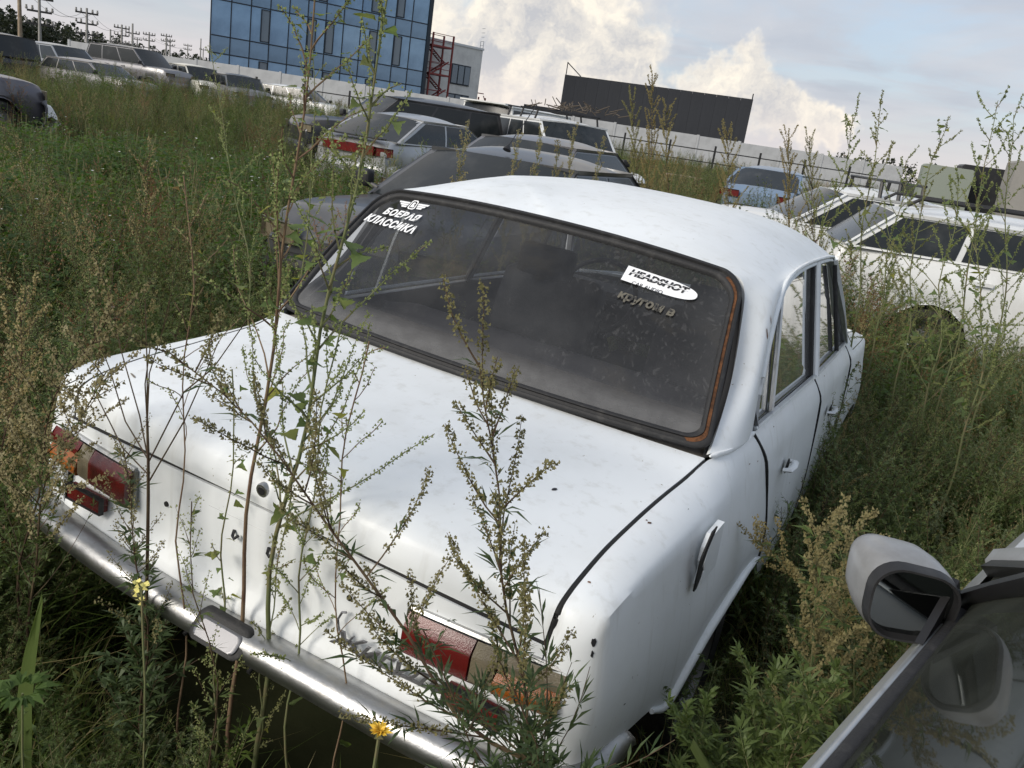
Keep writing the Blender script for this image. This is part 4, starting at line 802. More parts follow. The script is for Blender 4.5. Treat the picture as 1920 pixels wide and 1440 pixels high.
# pale concrete fence: panels and posts in a long straight run, with a dark rail fence in front
fa, fb = bearing(130, 110, 74), bearing(1630, 338, 70); d_ = fb-fa; LF = float(np.linalg.norm(d_)); rzf = math.atan2(d_[1], d_[0])
fe = empty('concrete_fence', (fa[0], fa[1], 0), rzf, label='long pale concrete panel fence along the yard', category='fence')
fp = MB().box((0, 0, 0), (2.92, .10, 2.65)).mesh('fence_panel', M['fence_white']); fq = MB().box((0, 0, 0), (.16, .20, 2.75)).mesh('fence_post', M['fence_white'])
for i in range(int(LF/3.1)+1):
    p = link('fence_panel', fp, fe); p.location = (i*3.1+1.55, 0, 1.40+.04*math.sin(i*2.3)); p = link('fence_post', fq, fe); p.location = (i*3.1, .02, 1.42)
ra, rb_ = bearing(480, 170, 52), bearing(1640, 345, 54); d_ = rb_-ra; LR = float(np.linalg.norm(d_)); rzr = math.atan2(d_[1], d_[0])
rf2 = empty('rail_fence', (ra[0], ra[1], .15), rzr, label='thin dark rail fence with square posts before the concrete fence', category='fence')
pq = MB().box((0, 0, 0), (.10, .10, 1.9)).mesh('post', M['wire']); n_ = int(LR/2.6)
for i in range(n_+1): p = link('post', pq, rf2); p.location = (i*2.6, 0, .95)
for z in (1.6, .95): MB().box((LR/2, 0, z), (LR, .05, .06)).obj('rail', M['wire'], rf2)
# power poles
poles = [(38, 0, 75, 60, 0, 'tall wooden power pole beside the pale concrete one at the yard edge'), (75, 0, 78, 72, 3, 'tall pale power pole with three crossarms nearest the wood'), (163, 15, 92, 85, 3, 'power pole with three crossarms above the silver minivan'), (207, 55, 88, 150, 0, 'thin bare post between two power poles'), (228, 46, 101, 120, 3, 'power pole with three crossarms above the grey off-road car'), (248, 44, 105, 130, 1, 'power pole with one crossarm and a long spike'), (257, 70, 104, 190, 1, 'small distant power pole behind the spiked one'), (279, 60, 110, 150, 2, 'power pole with two crossarms over the far trees'), (311, 63, 117, 165, 2, 'braced power pole with a slanted stay'), (318, 72, 117, 180, 2, 'slim power pole next to the braced one'), (351, 82, 124, 215, 2, 'small power pole above the white jeep'), (375, 72, 127, 200, 0, 'bare lamp post left of the glass office'), (380, 90, 127, 230, 1, 'short crossarm pole beside the glass office')]
for k, (px, y0, y1, D, arms, lab) in enumerate(poles):
    D *= 1.5; p = bearing(px, y1, D); h = px_elev(px, y0, D) if y0 > 0 else px_elev(px, -14 if arms else -60, D)
    po = empty('power_pole', (p[0], p[1], 0), R(48), label=lab, category='pole', group='power poles'); r_ = .16 if D < 150 else .20
    MB().tube([(0, 0, 0), (0, 0, h)], [r_*1.3, r_*.8], 8).obj('shaft', M['polemat'] if k != 0 else M['wood'], po, 60)
    if k == 8: MB().tube([(0, 0, h*.7), (-2.2, 0, 0)], .12, 6).obj('stay', M['polemat'], po)
    for q in range(arms):
        z = h-.6-q*1.25-(1.2 if k == 5 else 0); ar = MB().box((0, 0, z), (2.6-.3*(q == 1), .18, .20)).obj('crossarm', M['wire'], po)
        for x in (-1.2, -.65, .65, 1.2): MB().lathe([(.09, .08), (.14, .20), (.09, .40), (.11, .50)], (x, 0, z), (0, 0, 1), 8).obj('insulator', M['polemat'], ar)
wpts = [bearing(75, 10, 108), bearing(163, 25, 127), bearing(228, 55, 180), bearing(279, 67, 225), bearing(351, 90, 322)]
for s_ in (-1, 1):
    mb = MB()
    for (a, b), (h0, h1) in zip(zip(wpts, wpts[1:]), ((px_elev(75, 0, 108), px_elev(163, 25, 127)), (px_elev(163, 25, 127), px_elev(228, 55, 180)), (px_elev(228, 55, 180), px_elev(279, 67, 225)), (px_elev(279, 67, 225), px_elev(351, 90, 322)))):
        mb.tube([(a[0]+(b[0]-a[0])*k/8+s_, a[1]+(b[1]-a[1])*k/8, h0+(h1-h0)*k/8-1.0*(1-(k/4-1)**2)) for k in range(9)], .02, 4, cap=False)
    mb.obj('power_wire', M['wire'], None, label='thin power wires sagging from pole to pole', category='wire', group='power wires', kind='stuff')
# right edge: concrete blocks, stacked boards and pallets
def blk(name, px, py0, py1, D, wd, dp, rz_, m, lab, cat):
    p = bearing(px, py1, D); h = px_elev(px, py0, D); o = MB().prism([(-wd/2, 0), (wd/2, 0), (wd/2-.02, h-.04), (wd/2-.08, h), (-wd/2+.05, h), (-wd/2, h-.05)], (0, -dp/2, 0), (1, 0, 0), (0, 0, 1), (0, 1, 0), dp).obj(name, m, None, label=lab, category=cat); o.location = (p[0], p[1], 0); o.rotation_euler = (0, 0, rz_); return o
blk('concrete_block', 1905, 302, 420, 24, .95, 1.1, R(10), M['concrete'], 'big upright concrete block at the yard edge', 'concrete block'); blk('concrete_block', 1765, 311, 360, 26, 1.25, .7, R(10), mat('greenish_concrete', (.25, .28, .24), .9), 'greenish concrete slab standing behind stacked boards', 'concrete block')
tk = blk('trailer_box', 1840, 313, 345, 27, 1.3, 1.0, R(10), M['blackplastic'], 'black box trailer behind the pale stacked pallets', 'trailer')
def pallet(c, rz_, lab):
    r0 = empty('pallet', c, rz_, label=lab, category='pallet', group='stacked pallets')
    for k in range(6): MB().box((0, -.45+k*.18, .13), (1.2, .10, .022)).obj('board', M['wood'], r0)
    for k in range(3): MB().box((-.5+k*.5, 0, .06), (.10, 1.0, .10)).obj('bearer', M['wood'], r0)
p = bearing(1850, 400, 23)
for k in range(6): pallet((p[0]+.03*(k % 2), p[1], k*.16+.1), R(12)+.05*(k % 3), ('bottom', 'second', 'third', 'fourth', 'fifth', 'topmost')[k]+' wooden pallet of the stack beside the upright concrete block')
p = bearing(1750, 380, 22)
for k in range(4):
    o = MB().box((0, 0, 0), (2.6, .9, .10)).obj('board_stack', M['wood'], None, label=('lowest', 'second', 'third', 'top')[k]+' layer of pale boards in the low pile behind the white estate', category='boards', group='pale boards'); o.location = (p[0]-.3, p[1], .35+k*.125); o.rotation_euler = (0, 0, R(8)+.04*k)
p = bearing(1290, 285, 30)
for k in range(5): pallet((p[0]+.05*(k % 2), p[1], k*.16), R(5)+.08*(k % 3), ('lowest', 'second', 'middle', 'fourth', 'uppermost')[k]+' brown wooden pallet of the pile by the rail fence')
# white plastic sheet by the violet hatchback
p = bearing(62, 168, 16.6); rs = random.Random(5); G = []
for i in range(9):
    G.append([(-.35+.7*i/8+rs.uniform(-.04, .04), .25*math.sin(j*.7)+rs.uniform(-.05, .05), .25+.48*math.sin(PI*j/8)*(.6+.4*math.sin(PI*i/8))+rs.uniform(-.04, .04)) for j in range(9)])
o = MB().grid(G).obj('plastic_sheet', mat('white_plastic', (.72, .72, .70), .5), None, None, label='crumpled white plastic sheet in front of the grey violet hatchback', category='plastic sheet'); o.location = (p[0], p[1], .1); o.modifiers.new('s', 'SOLIDIFY').thickness = .004
# far wood on the horizon: leafy clumps in a long belt
def wood(name, x0, x1, D, h0, h1, lab, seed, seg=240, pine=False):
    rw_ = random.Random(seed); mb = MB()
    for k in range(seg):
        px = x0+(x1-x0)*rw_.random(); dd = D*(1+.12*rw_.random()); p = bearing(px, 150+.15*px, dd); h = (h0+(h1-h0)*(px-x0)/(x1-x0))*rw_.uniform(.65, 1.1)
        for q in range(120 if not pine else 30):
            a = rw_.uniform(0, 2*PI); zz = rw_.uniform(.05, 1); rr_ = (h*.34)*(math.sin(PI*min(1, zz*.85+.12)) if not pine else 1-zz)*rw_.uniform(.4, 1.0); c = np.array([p[0]+rr_*math.cos(a), p[1]+rr_*math.sin(a), h*zz]); s_ = h*(.050 if not pine else .07)*rw_.uniform(.6, 1.4)
            v = [c+np.array([rw_.uniform(-1, 1), rw_.uniform(-1, 1), rw_.uniform(-1, 1)])*s_ for _ in range(4)]; mb.add(v, [(0, 1, 2), (0, 2, 3), (1, 3, 2)])
    mb.obj(name, M['farleaf'], None, label=lab, category='wood', kind='stuff')
M['farleaf'] = leafmat('hazed_far_foliage', (.028, .034, .028), (.046, .050, .042), None, .2)  # leaf colours lightened and greyed to carry the distance haze
wood('far_wood', -120, 420, 420, 18, 9, 'dark far-off wood beyond the power poles', 1); wood('far_pines', 1545, 1900, 420, 11, 10, 'far-off line of dark pines at the end of the fence', 2, 90, True)
# ------------------------------------------------------------------ weeds: plant builders
LM = {}
LM['stem_red'] = mat('reddish_stem', (.075, .048, .032), .7, 0, .2, (20, (.11, .085, .045), .4, .7)); LM['stem_green'] = mat('green_stem', (.15, .17, .075), .7, 0, .2, (12, (.20, .14, .085), .45, .7)); LM['stem_dry'] = mat('dry_stem', (.20, .14, .085), .8, 0, .2, (14, (.13, .075, .05), .4, .7))
LM['mug'] = leafmat('mugwort_leaf', (.058, .084, .032), (.100, .125, .052), (.075, .095, .042), .30)
LM['darkmug'] = leafmat('dark_mugwort_leaf', (.034, .052, .026), (.062, .082, .044), None, .2); LM['darkbud'] = leafmat('dark_brown_bud', (.10, .090, .048), (.19, .16, .09), None, .15); LM['silver'] = leafmat('grey_green_leaf', (.12, .14, .095), (.18, .195, .14), (.10, .125, .07), .30)
LM['bud'] = leafmat('brown_bud', (.17, .13, .07), (.27, .21, .12), (.19, .17, .09), .2); LM['budgreen'] = leafmat('green_bud', (.15, .17, .08), (.25, .265, .135), (.21, .20, .11), .3); LM['budtan'] = leafmat('tan_bud', (.17, .138, .085), (.25, .205, .13), (.15, .12, .07), .2)
LM['grass'] = leafmat('grass_blade', (.075, .118, .030), (.13, .170, .050), (.16, .16, .06), .35); LM['dry'] = leafmat('dry_grass', (.20, .155, .09), (.29, .235, .145), (.16, .135, .07), .3); LM['herb'] = leafmat('bright_herb', (.050, .088, .026), (.085, .125, .040), (.045, .075, .026), .38)
LM['goose'] = leafmat('goosefoot_leaf', (.075, .11, .05), (.14, .17, .09), (.16, .16, .07), .42); LM['petal'] = mat('white_petal', (.75, .75, .72), .7); LM['yellow'] = mat('yellow_petal', (.75, .48, .04), .6); LM['lemon'] = mat('lemon_petal', (.78, .70, .22), .6); LM['redbrown'] = leafmat('rust_brown_seed', (.13, .065, .042), (.21, .11, .065), (.16, .10, .05), .2)
class PL(MB):
    def leaf(s, p, d, l, w_, m, droop=.3, rng=rnd, fold=.25):
        d = d/(np.linalg.norm(d)+1e-9); sd = np.cross(d, (0, 0, 1.0)); k = np.linalg.norm(sd); sd = sd/k if k > 1e-3 else np.array([1.0, 0, 0]); nn = np.cross(sd, d)
        a = rng.uniform(-.7, .7); sd = sd*math.cos(a)+nn*math.sin(a)
        m1 = p+d*l*.42; m1 = m1+np.array([0, 0, l*.03]); tip = p+d*l-np.array([0, 0, l*droop])
        s.add([p, m1+sd*w_*.5, tip, m1-sd*w_*.5], [(0, 1, 3), (1, 2, 3)], m)
    def blade(s, p, d, l, w_, m, bend=.4):
        h = np.array([d[0], d[1], 0.0]); h /= np.linalg.norm(h)+1e-9; sd = np.array([-h[1], h[0], 0.0])*w_*.5; V = []
        for k, (t_, ww) in enumerate(((0, 1), (.35, 1), (.7, .7), (1, 0))):
            c = p+d*l*t_+h*l*bend*t_*t_-np.array([0, 0, l*bend*.6*t_**3])
            V += [c+sd*ww, c-sd*ww] if ww else [c]
        s.add(V, [(0, 1, 3, 2), (2, 3, 5, 4), (4, 5, 6)], m)
    def bud(s, p, r_, m, rng=rnd):
        q = [np.array([rng.uniform(-.6, .6), rng.uniform(-.6, .6), 1.0]), np.array([.9, rng.uniform(-.3, .3), -.4]), np.array([-.45, .8, -.5]), np.array([-.45, -.8, -.4])]
        s.add([p+v*r_ for v in q], [(0, 1, 2), (0, 2, 3), (0, 3, 1), (1, 3, 2)], m)
def along(path, t_):
    P = np.asarray(path, float); k = t_*(len(P)-1); i = min(int(k), len(P)-2); return P[i]+(P[i+1]-P[i])*(k-i), P[i+1]-P[i]
def mugwort(pl, path, r0, rng, nbr=26, brl=.22, leafl=.045, lw=.0045, buds=True, bare=.05, ms=0, ml=1, mb_=2, start=.12, bsize=.0035, dens=1.0, up=.9, lobes=5, budstart=.45, bn=1.0):
    """upright stem with slanting side branches: narrow lobed leaves below, strings of small buds above"""
    H = float(np.linalg.norm(np.asarray(path[-1])-np.asarray(path[0]))); n = len(path); pl.tube(path, [max(.0012, r0*(1-.85*i/(n-1))) for i in range(n)], 5, ms)
    def frond(p, d, l):                        # a leaf cut into narrow lobes
        for q in range(lobes):
            a = (q-(lobes-1)/2)*.42; sd = np.cross(d, (0, 0, 1.0)); sd /= np.linalg.norm(sd)+1e-9; dd = d*math.cos(a)+sd*math.sin(a)
            pl.leaf(p+d*l*.12*(lobes/2-abs(q-(lobes-1)/2)), dd+np.array([0, 0, rng.uniform(-.1, .25)]), l*(1-.35*abs(q-(lobes-1)/2)/lobes*2)*rng.uniform(.7, 1.1), lw*rng.uniform(.7, 1.3), ml, rng.uniform(.05, .35), rng)
    for k in range(nbr):
        t_ = start+(1-start)*(k+rng.random())/nbr; p, tg = along(path, min(.995, t_)); tg = tg/np.linalg.norm(tg); az = k*2.4+rng.uniform(-.5, .5)
        side = np.array([math.cos(az), math.sin(az), 0.0]); d = tg*up*rng.uniform(.7, 1.2)+side*rng.uniform(.55, .9); d /= np.linalg.norm(d)
        L_ = brl*(1-.62*t_)*rng.uniform(.6, 1.25)*(1.0 if t_ > bare else .3); bp = [p]; m_ = 5
        for q in range(1, m_+1): bp.append(bp[-1]+d*L_/m_); d = d+np.array([rng.uniform(-.12, .12), rng.uniform(-.12, .12), rng.uniform(-.02, .16)]); d /= np.linalg.norm(d)
        pl.tube(bp, [r0*.32, r0*.28, r0*.22, r0*.18, r0*.14, r0*.10], 3, ms, False)
        frond(p, side*.9+tg*.3, leafl*(1.35-.7*t_))
        for q in range(int(7*dens*(1.6 if bn > 1 and t_ < .6 else 1))+1):
            u_ = rng.random(); c, dd = along(bp, min(.99, u_)); dd = dd/np.linalg.norm(dd)
            if not buds or t_+.35*u_ < budstart+rng.uniform(-.1, .25): frond(c, dd*.5+np.array([rng.uniform(-1, 1), rng.uniform(-1, 1), rng.uniform(-.2, .6)])*.6, leafl*(1.05-.55*t_)*rng.uniform(.6, 1.0))
        if buds and t_ > budstart-.15:
            for q in range(int(60*bn*dens*L_/.15)):
                u_ = rng.uniform(.25, 1.0); c, dd = along(bp, min(.99, u_)); pl.bud(c+np.array([rng.uniform(-1, 1), rng.uniform(-1, 1), rng.uniform(-.6, 1)])*.0075, bsize*.72*rng.uniform(.6, 1.25), mb_, rng)
    if buds:
        for q in range(int(90*bn*dens)):
            c, dd = along(path, rng.uniform(.72, .999)); pl.bud(c+np.array([rng.uniform(-1, 1), rng.uniform(-1, 1), rng.uniform(-.6, .8)])*.008, bsize*.72*rng.uniform(.6, 1.2), mb_, rng)
def stalk(h, lean, rng, n=7):
    az = rng.uniform(0, 6.28); w2 = rng.uniform(0, 6.28); return [np.array([lean*h*math.cos(az)*(i/(n-1))**1.4+.012*math.sin(w2+i*1.3), lean*h*math.sin(az)*(i/(n-1))**1.4+.012*math.cos(w2+i*1.7), h*i/(n-1)]) for i in range(n)]
tcol = bpy.data.collections.new('weed_templates'); TEMPL = []
def template(pl, mats, kind):
    me = pl.mesh('weed_template', mats); o = bpy.data.objects.new('weed_%02d' % len(TEMPL), me); tcol.objects.link(o); TEMPL.append(kind)
for k in range(3):                             # 0-2 leafy mugwort
    r_ = random.Random(20+k); p = PL()
    for q in range(3): pa = stalk(r_.uniform(.6, .95), .22, r_); off_ = np.array([r_.uniform(-.07, .07), r_.uniform(-.07, .07), 0]); mugwort(p, [a+off_ for a in pa], .0035, r_, 22, .20, .055, .007, q > 0, 0, dens=.55, lobes=5, budstart=.7)
    template(p, [LM['stem_red'], LM['mug'], LM['budgreen']], 'mug')
for k in range(3):                             # 3-5 mugwort in brown seed
    r_ = random.Random(30+k); p = PL()
    for q in range(2): pa = stalk(r_.uniform(.8, 1.1), .22, r_); off_ = np.array([r_.uniform(-.06, .06), r_.uniform(-.06, .06), 0]); mugwort(p, [a+off_ for a in pa], .0038, r_, 24, .26, .045, .006, True, 0, dens=.75, lobes=3, bsize=.0055, budstart=.35)
    template(p, [LM['stem_red'], LM['mug'], LM['redbrown'] if k == 0 else LM['bud']], 'brown')
for k in range(3):                             # 6-8 fine feathery grey-green
    r_ = random.Random(40+k); p = PL()
    for q in range(4): pa = stalk(r_.uniform(.40, .70), .45, r_); off_ = np.array([r_.uniform(-.08, .08), r_.uniform(-.08, .08), 0]); mugwort(p, [a+off_ for a in pa], .003, r_, 22, .20, .042, .0042, False, 0, dens=.85, lobes=5)
    template(p, [LM['stem_green'], LM['silver'] if k == 0 else LM['mug'], LM['budgreen']], 'feather')
for k in range(3):                             # 9-11 grass tufts
    r_ = random.Random(50+k); p = PL()
    for q in range(70):
        az = r_.uniform(0, 6.28); b = np.array([r_.gauss(0, .07), r_.gauss(0, .07), 0]); d = np.array([math.cos(az)*.35, math.sin(az)*.35, 1.0]); d /= np.linalg.norm(d); p.blade(b, d, r_.uniform(.18, .52), r_.uniform(.003, .007), 0 if r_.random() < (.85 if k < 2 else .5) else 1, r_.uniform(.15, .7))
    template(p, [LM['grass'], LM['dry']], 'grass')
for k in range(2):                             # 12-13 tan dry grass in seed
    r_ = random.Random(60+k); p = PL()
    for q in range(46):
        az = r_.uniform(0, 6.28); b = np.array([r_.gauss(0, .08), r_.gauss(0, .08), 0]); d = np.array([math.cos(az)*.22, math.sin(az)*.22, 1.0]); d /= np.linalg.norm(d); l = r_.uniform(.35, .8); p.blade(b, d, l, .003, 0, .25); tp = b+d*l+np.array([d[0], d[1], 0])*.3*l
        for j in range(7): p.bud(b+d*l*(.72+.04*j)+np.array([d[0], d[1], 0])*l*.6*(.72+.04*j)**2+np.array([r_.uniform(-1, 1), r_.uniform(-1, 1), 0])*.012, .006, 1, r_)
    template(p, [LM['dry'], LM['budtan'] if k == 0 else LM['redbrown']], 'drygrass')
for k in range(3):                             # 14-16 low broad bright herb, white flower heads on one
    r_ = random.Random(70+k); p = PL()
    for q in range(150):
        az = r_.uniform(0, 6.28); rr_ = .16*math.sqrt(r_.random()); b = np.array([rr_*math.cos(az), rr_*math.sin(az), r_.uniform(.05, .42)]); d = np.array([math.cos(az), math.sin(az), r_.uniform(-.2, .9)]); p.leaf(b, d, r_.uniform(.025, .06), r_.uniform(.014, .028), 0, .25, r_)
    for q in range(14): az = r_.uniform(0, 6.28); p.tube([(0, 0, 0), (.1*math.cos(az), .1*math.sin(az), .4*r_.random()+.1)], .0016, 3, 1, False)
    if k == 2:
        for q in range(1):
            c = np.array([r_.uniform(-.1, .1), r_.uniform(-.1, .1), r_.uniform(.42, .55)])
            for j in range(9): a = j*.7; p.leaf(c, np.array([math.cos(a), math.sin(a), .15]), .008, .006, 2, .1, r_)
    template(p, [LM['herb'], LM['stem_green'], LM['petal']], 'herb')
for k in range(3):                             # 17-19 pale spiky goosefoot
    r_ = random.Random(80+k); p = PL()
    pa = stalk(r_.uniform(.8, 1.15), .15, r_); mugwort(p, pa, .004, r_, 20, .26, .04, .016, True, 0, dens=.8, lobes=1, bsize=.0048, budstart=.25, up=1.3)
    template(p, [LM['stem_green'], LM['goose'], LM['budgreen']], 'goose')
for k in range(2):                             # 20-21 willow-leaved upright stems
    r_ = random.Random(90+k); p = PL()
    for q in range(4):
        pa = stalk(r_.uniform(.35, .62), .3, r_); off_ = np.array([r_.uniform(-.08, .08), r_.uniform(-.08, .08), 0]); pa = [a+off_ for a in pa]; p.tube(pa, [.003-.0003*i for i in range(7)], 4, 0)
        for j in range(26): c, tg = along(pa, .15+.85*j/26); az = j*2.4; p.leaf(c, np.array([math.cos(az), math.sin(az), .55]), r_.uniform(.05, .10), r_.uniform(.009, .014), 1, .25, r_)
    template(p, [LM['stem_green'], LM['mug'] if k else LM['grass'], LM['bud']], 'willow')
KINDS = {}
for i, k in enumerate(TEMPL): KINDS.setdefault(k, []).append(i)
# ------------------------------------------------------------------ scatter of the weed cover
def in_car(x, y, grow=0.0):
    for (cx, cy), rz_, hl, hw in FOOT:
        dx, dy = x-cx, y-cy; a = dx*math.cos(rz_)+dy*math.sin(rz_); b = -dx*math.sin(rz_)+dy*math.cos(rz_)
        if abs(a) < hw-.10+grow and abs(b) < hl-.06+grow: return True
    return False
def cap(x, y):                                 # how tall weeds can stand: low beside and behind the white saloon, tall elsewhere
    r_ = math.hypot(x-CAM[0], y-CAM[1]); c = 1.1
    if r_ < .75: return 0
    if y < .25 and x > -.95:                   # strip behind the saloon's tail
        t_ = max(0.0, min(1.0, (x+.95)/.55)); c = min(c, (.62*(1-t_)+.36*t_)+.10*max(0, -y))
    if .7 < x < 1.75 and -.6 < y < 4.2: c = min(c, .46+.09*max(0, y)) if x < 1.3 else min(c, .60)
    if .72 < x < .98 and .45 < y < 1.5: c = min(c, .20)
    if x >= .8 and y > 3.0: c = min(c, .70)
    if x < -.78 and y < 1.5: c = min(c, .80)
    return c
def vnoise(x, y, s_, seed):
    return .5+.5*math.sin(x*s_*1.3+seed)*math.cos(y*s_*1.1+seed*1.7)*.6+.4*.5*math.sin((x+y)*s_*2.3+seed*.7)
pos, rot, scl, idx_ = [], [], [], []; rg = random.Random(99)
AZ0, AZ1 = R(-72), R(24)
for r0_, r1_, dens in ((.7, 2.2, 170), (2.2, 4.5, 95), (4.5, 8, 42), (8, 14, 20), (14, 24, 9), (24, 40, 3.4), (40, 70, 1.1)):
    area = (AZ1-AZ0)/2*(r1_**2-r0_**2)
    for _ in range(int(area*dens)):
        r_ = math.sqrt(rg.uniform(r0_**2, r1_**2)); az = rg.uniform(AZ0, AZ1); x = CAM[0]+r_*math.sin(az); y = CAM[1]+r_*math.cos(az)
        if in_car(x, y): continue
        c = cap(x, y)
        if c <= 0: continue
        lush = min(1, 1.25*math.exp(-(((x+7.8)/4.6)**2+((y-4.6)/3.2)**2))); tan_ = math.exp(-(((x+4.9)/2.2)**2+((y-5.0)/2.4)**2)); n1 = vnoise(x, y, .9, 1.0); n2 = vnoise(x, y, 1.7, 4.0); right = x > .9
        W = {'mug': .9+.8*n1, 'brown': .10+.50*n2+.5*tan_, 'feather': .5+.5*n1+(1.6 if right else 0), 'grass': 1.0+1.0*(1-n1), 'drygrass': .22+3.2*tan_+.3*n2, 'herb': .35+.5*(1-n2), 'goose': .12+.25*n2+(.15 if right and y > 3 else 0), 'willow': .35}
        if x < 1 and r_ < 5: W['mug'] *= 1.5; W['brown'] *= .6 if x < -.8 else .4; W['grass'] *= 1.3; W['drygrass'] *= .5
        if r_ < 2.6: W['goose'] *= .3; W['herb'] *= .6
        if lush > .2:
            for k in ('brown', 'drygrass', 'goose', 'feather', 'mug'): W[k] *= 1-.88*lush
            W['herb'] += 4.5*lush; W['grass'] += 2.2*lush
        if c < .5: W['brown'] *= .4; W['goose'] *= .15; W['willow'] *= 2; W['mug'] *= 1.1
        clump = vnoise(x, y, 2.6, 9.0)
        if clump > .62: W['brown'] *= 2.0; W['mug'] *= 1.4
        tot = sum(W.values()); u_ = rg.random()*tot
        for k, v in W.items():
            u_ -= v
            if u_ <= 0: break
        i = rg.choice(KINDS[k]); base = {'mug': .85, 'brown': 1.0, 'feather': .60, 'grass': .45, 'drygrass': .7, 'herb': .46, 'goose': 1.0, 'willow': .55}[k]
        s_ = rg.uniform(.6, 1.08)*(1.0 if r_ < 5 else 1.18 if r_ < 24 else 1.35)
        if k == 'herb' and r_ > 5: s_ *= 1.35
        if right and y > 3: s_ *= 1.0
        s_ = min(s_, c/base)
        s_ *= .72+.5*clump
        if lush > .45 and k in ('mug', 'brown', 'goose', 'feather'): s_ *= .7
        s_ = min(s_, c/base)
        if s_ < .3: s_ = .3
        pos.append((x, y, gz(x, y)-.02)); rot.append((rg.uniform(-.16, .16), rg.uniform(-.16, .16), rg.uniform(0, 6.28))); scl.append(s_); idx_.append(i)
def scatter(name, lab, sel):
    me = bpy.data.meshes.new(name); me.from_pydata([pos[i] for i in sel], [], [])
    for nm, tp, data, key in (('rot', 'FLOAT_VECTOR', [c for i in sel for c in rot[i]], 'vector'), ('scl', 'FLOAT', [scl[i] for i in sel], 'value'), ('idx', 'INT', [idx_[i] for i in sel], 'value')):
        a = me.attributes.new(nm, tp, 'POINT'); a.data.foreach_set(key, data)
    o = link(name, me, None, label=lab, category='weeds', kind='stuff')
    ng = bpy.data.node_groups.new(name, 'GeometryNodeTree'); ng.interface.new_socket('Geometry', in_out='INPUT', socket_type='NodeSocketGeometry'); ng.interface.new_socket('Geometry', in_out='OUTPUT', socket_type='NodeSocketGeometry')
    gi = ng.nodes.new('NodeGroupInput'); go = ng.nodes.new('NodeGroupOutput'); ci = ng.nodes.new('GeometryNodeCollectionInfo'); ci.inputs[0].default_value = tcol; ci.inputs[1].default_value = True; ci.inputs[2].default_value = True
    ip = ng.nodes.new('GeometryNodeInstanceOnPoints'); ip.inputs['Pick Instance'].default_value = True
    def na(nm, tp):
        n_ = ng.nodes.new('GeometryNodeInputNamedAttribute'); n_.data_type = tp; n_.inputs[0].default_value = nm; return n_.outputs[0]
    ng.links.new(gi.outputs[0], ip.inputs['Points']); ng.links.new(ci.outputs[0], ip.inputs['Instance']); ng.links.new(na('idx', 'INT'), ip.inputs['Instance Index']); ng.links.new(na('rot', 'FLOAT_VECTOR'), ip.inputs['Rotation']); ng.links.new(na('scl', 'FLOAT'), ip.inputs['Scale']); ng.links.new(ip.outputs[0], go.inputs[0])
    o.modifiers.new('scatter', 'NODES').node_group = ng
tall = [i for i in range(len(pos)) if TEMPL[idx_[i]] not in ('grass', 'herb', 'drygrass')]; lowc = [i for i in range(len(pos)) if TEMPL[idx_[i]] in ('grass', 'herb', 'drygrass')]
scatter('weed_cover', 'dense mugwort and goosefoot weeds overgrowing the yard between the cars', tall); scatter('grass_cover', 'green and dry grass with low herbs and white flower heads', lowc)
print('instances', len(pos))
# ------------------------------------------------------------------ single plants one can tell apart
def py_(px, py, y): v = pdir(px, py); return CAM+v*((y-CAM[1])/v[1])
def px_(px, py, x): v = pdir(px, py); return CAM+v*((x-CAM[0])/v[0])
def path_y(pts, y, n=14, ground=True):
    P = [py_(a, b, y if not isinstance(y, (tuple, list)) else y[0]+(y[1]-y[0])*i/(len(pts)-1)) for i, (a, b) in enumerate(pts)]
    if ground: P = [np.array([P[0][0]+(P[0][0]-P[1][0])*.25, P[0][1], 0.0])]+P
    return P
def smooth(P, n): P = np.array(P); d_ = np.concatenate([[0], np.cumsum(np.linalg.norm(np.diff(P, axis=0), axis=1))]); return [np.array(p) for p in pchip(d_, P, np.linspace(0, d_[-1], n))]
leafm = []
for k in range(3):
    o = [(0, 0), (.10, .06), (.46, .02), (.40, .20), (.30, .24), (.27, .40), (.17, .52), (.16, .66), (.07, .84), (0, 1.0)]; o = [(a*(1+.15*math.sin(k*3+i)), b) for i, (a, b) in enumerate(o)]
    V = [(0, b, 0) for a, b in o]+[(a, b, .16*a+.05*math.sin(b*5+k)) for a, b in o]+[(-a, b, .16*a-.04*math.sin(b*4+k)) for a, b in o]; n = len(o); F = []
    for i in range(n-1): F += [(i, n+i, n+i+1, i+1), (i, i+1, 2*n+i+1, 2*n+i)]
    V = [(x, y, z-.22*y*y) for x, y, z in V]; leafm.append((V, F))
LM['yleaf'] = leafmat('yellowing_leaf', (.22, .20, .05), (.18, .175, .055), None, .4); LM['bleaf'] = leafmat('browning_leaf', (.14, .08, .035), (.18, .11, .045), None, .3)
LMS = {}
for mk in ('goose', 'yleaf', 'bleaf'):
    for k in range(3): mb = MB(); mb.add(*leafm[k]); LMS[mk, k] = mb.mesh('leaf', LM[mk], 180)
def rootat(P, name, lab, cat, grp=None):
    r_ = empty(name, tuple(P[0]), 0, label=lab, category=cat)
    if grp: r_['group'] = grp
    return r_, [np.asarray(p)-P[0] for p in P]
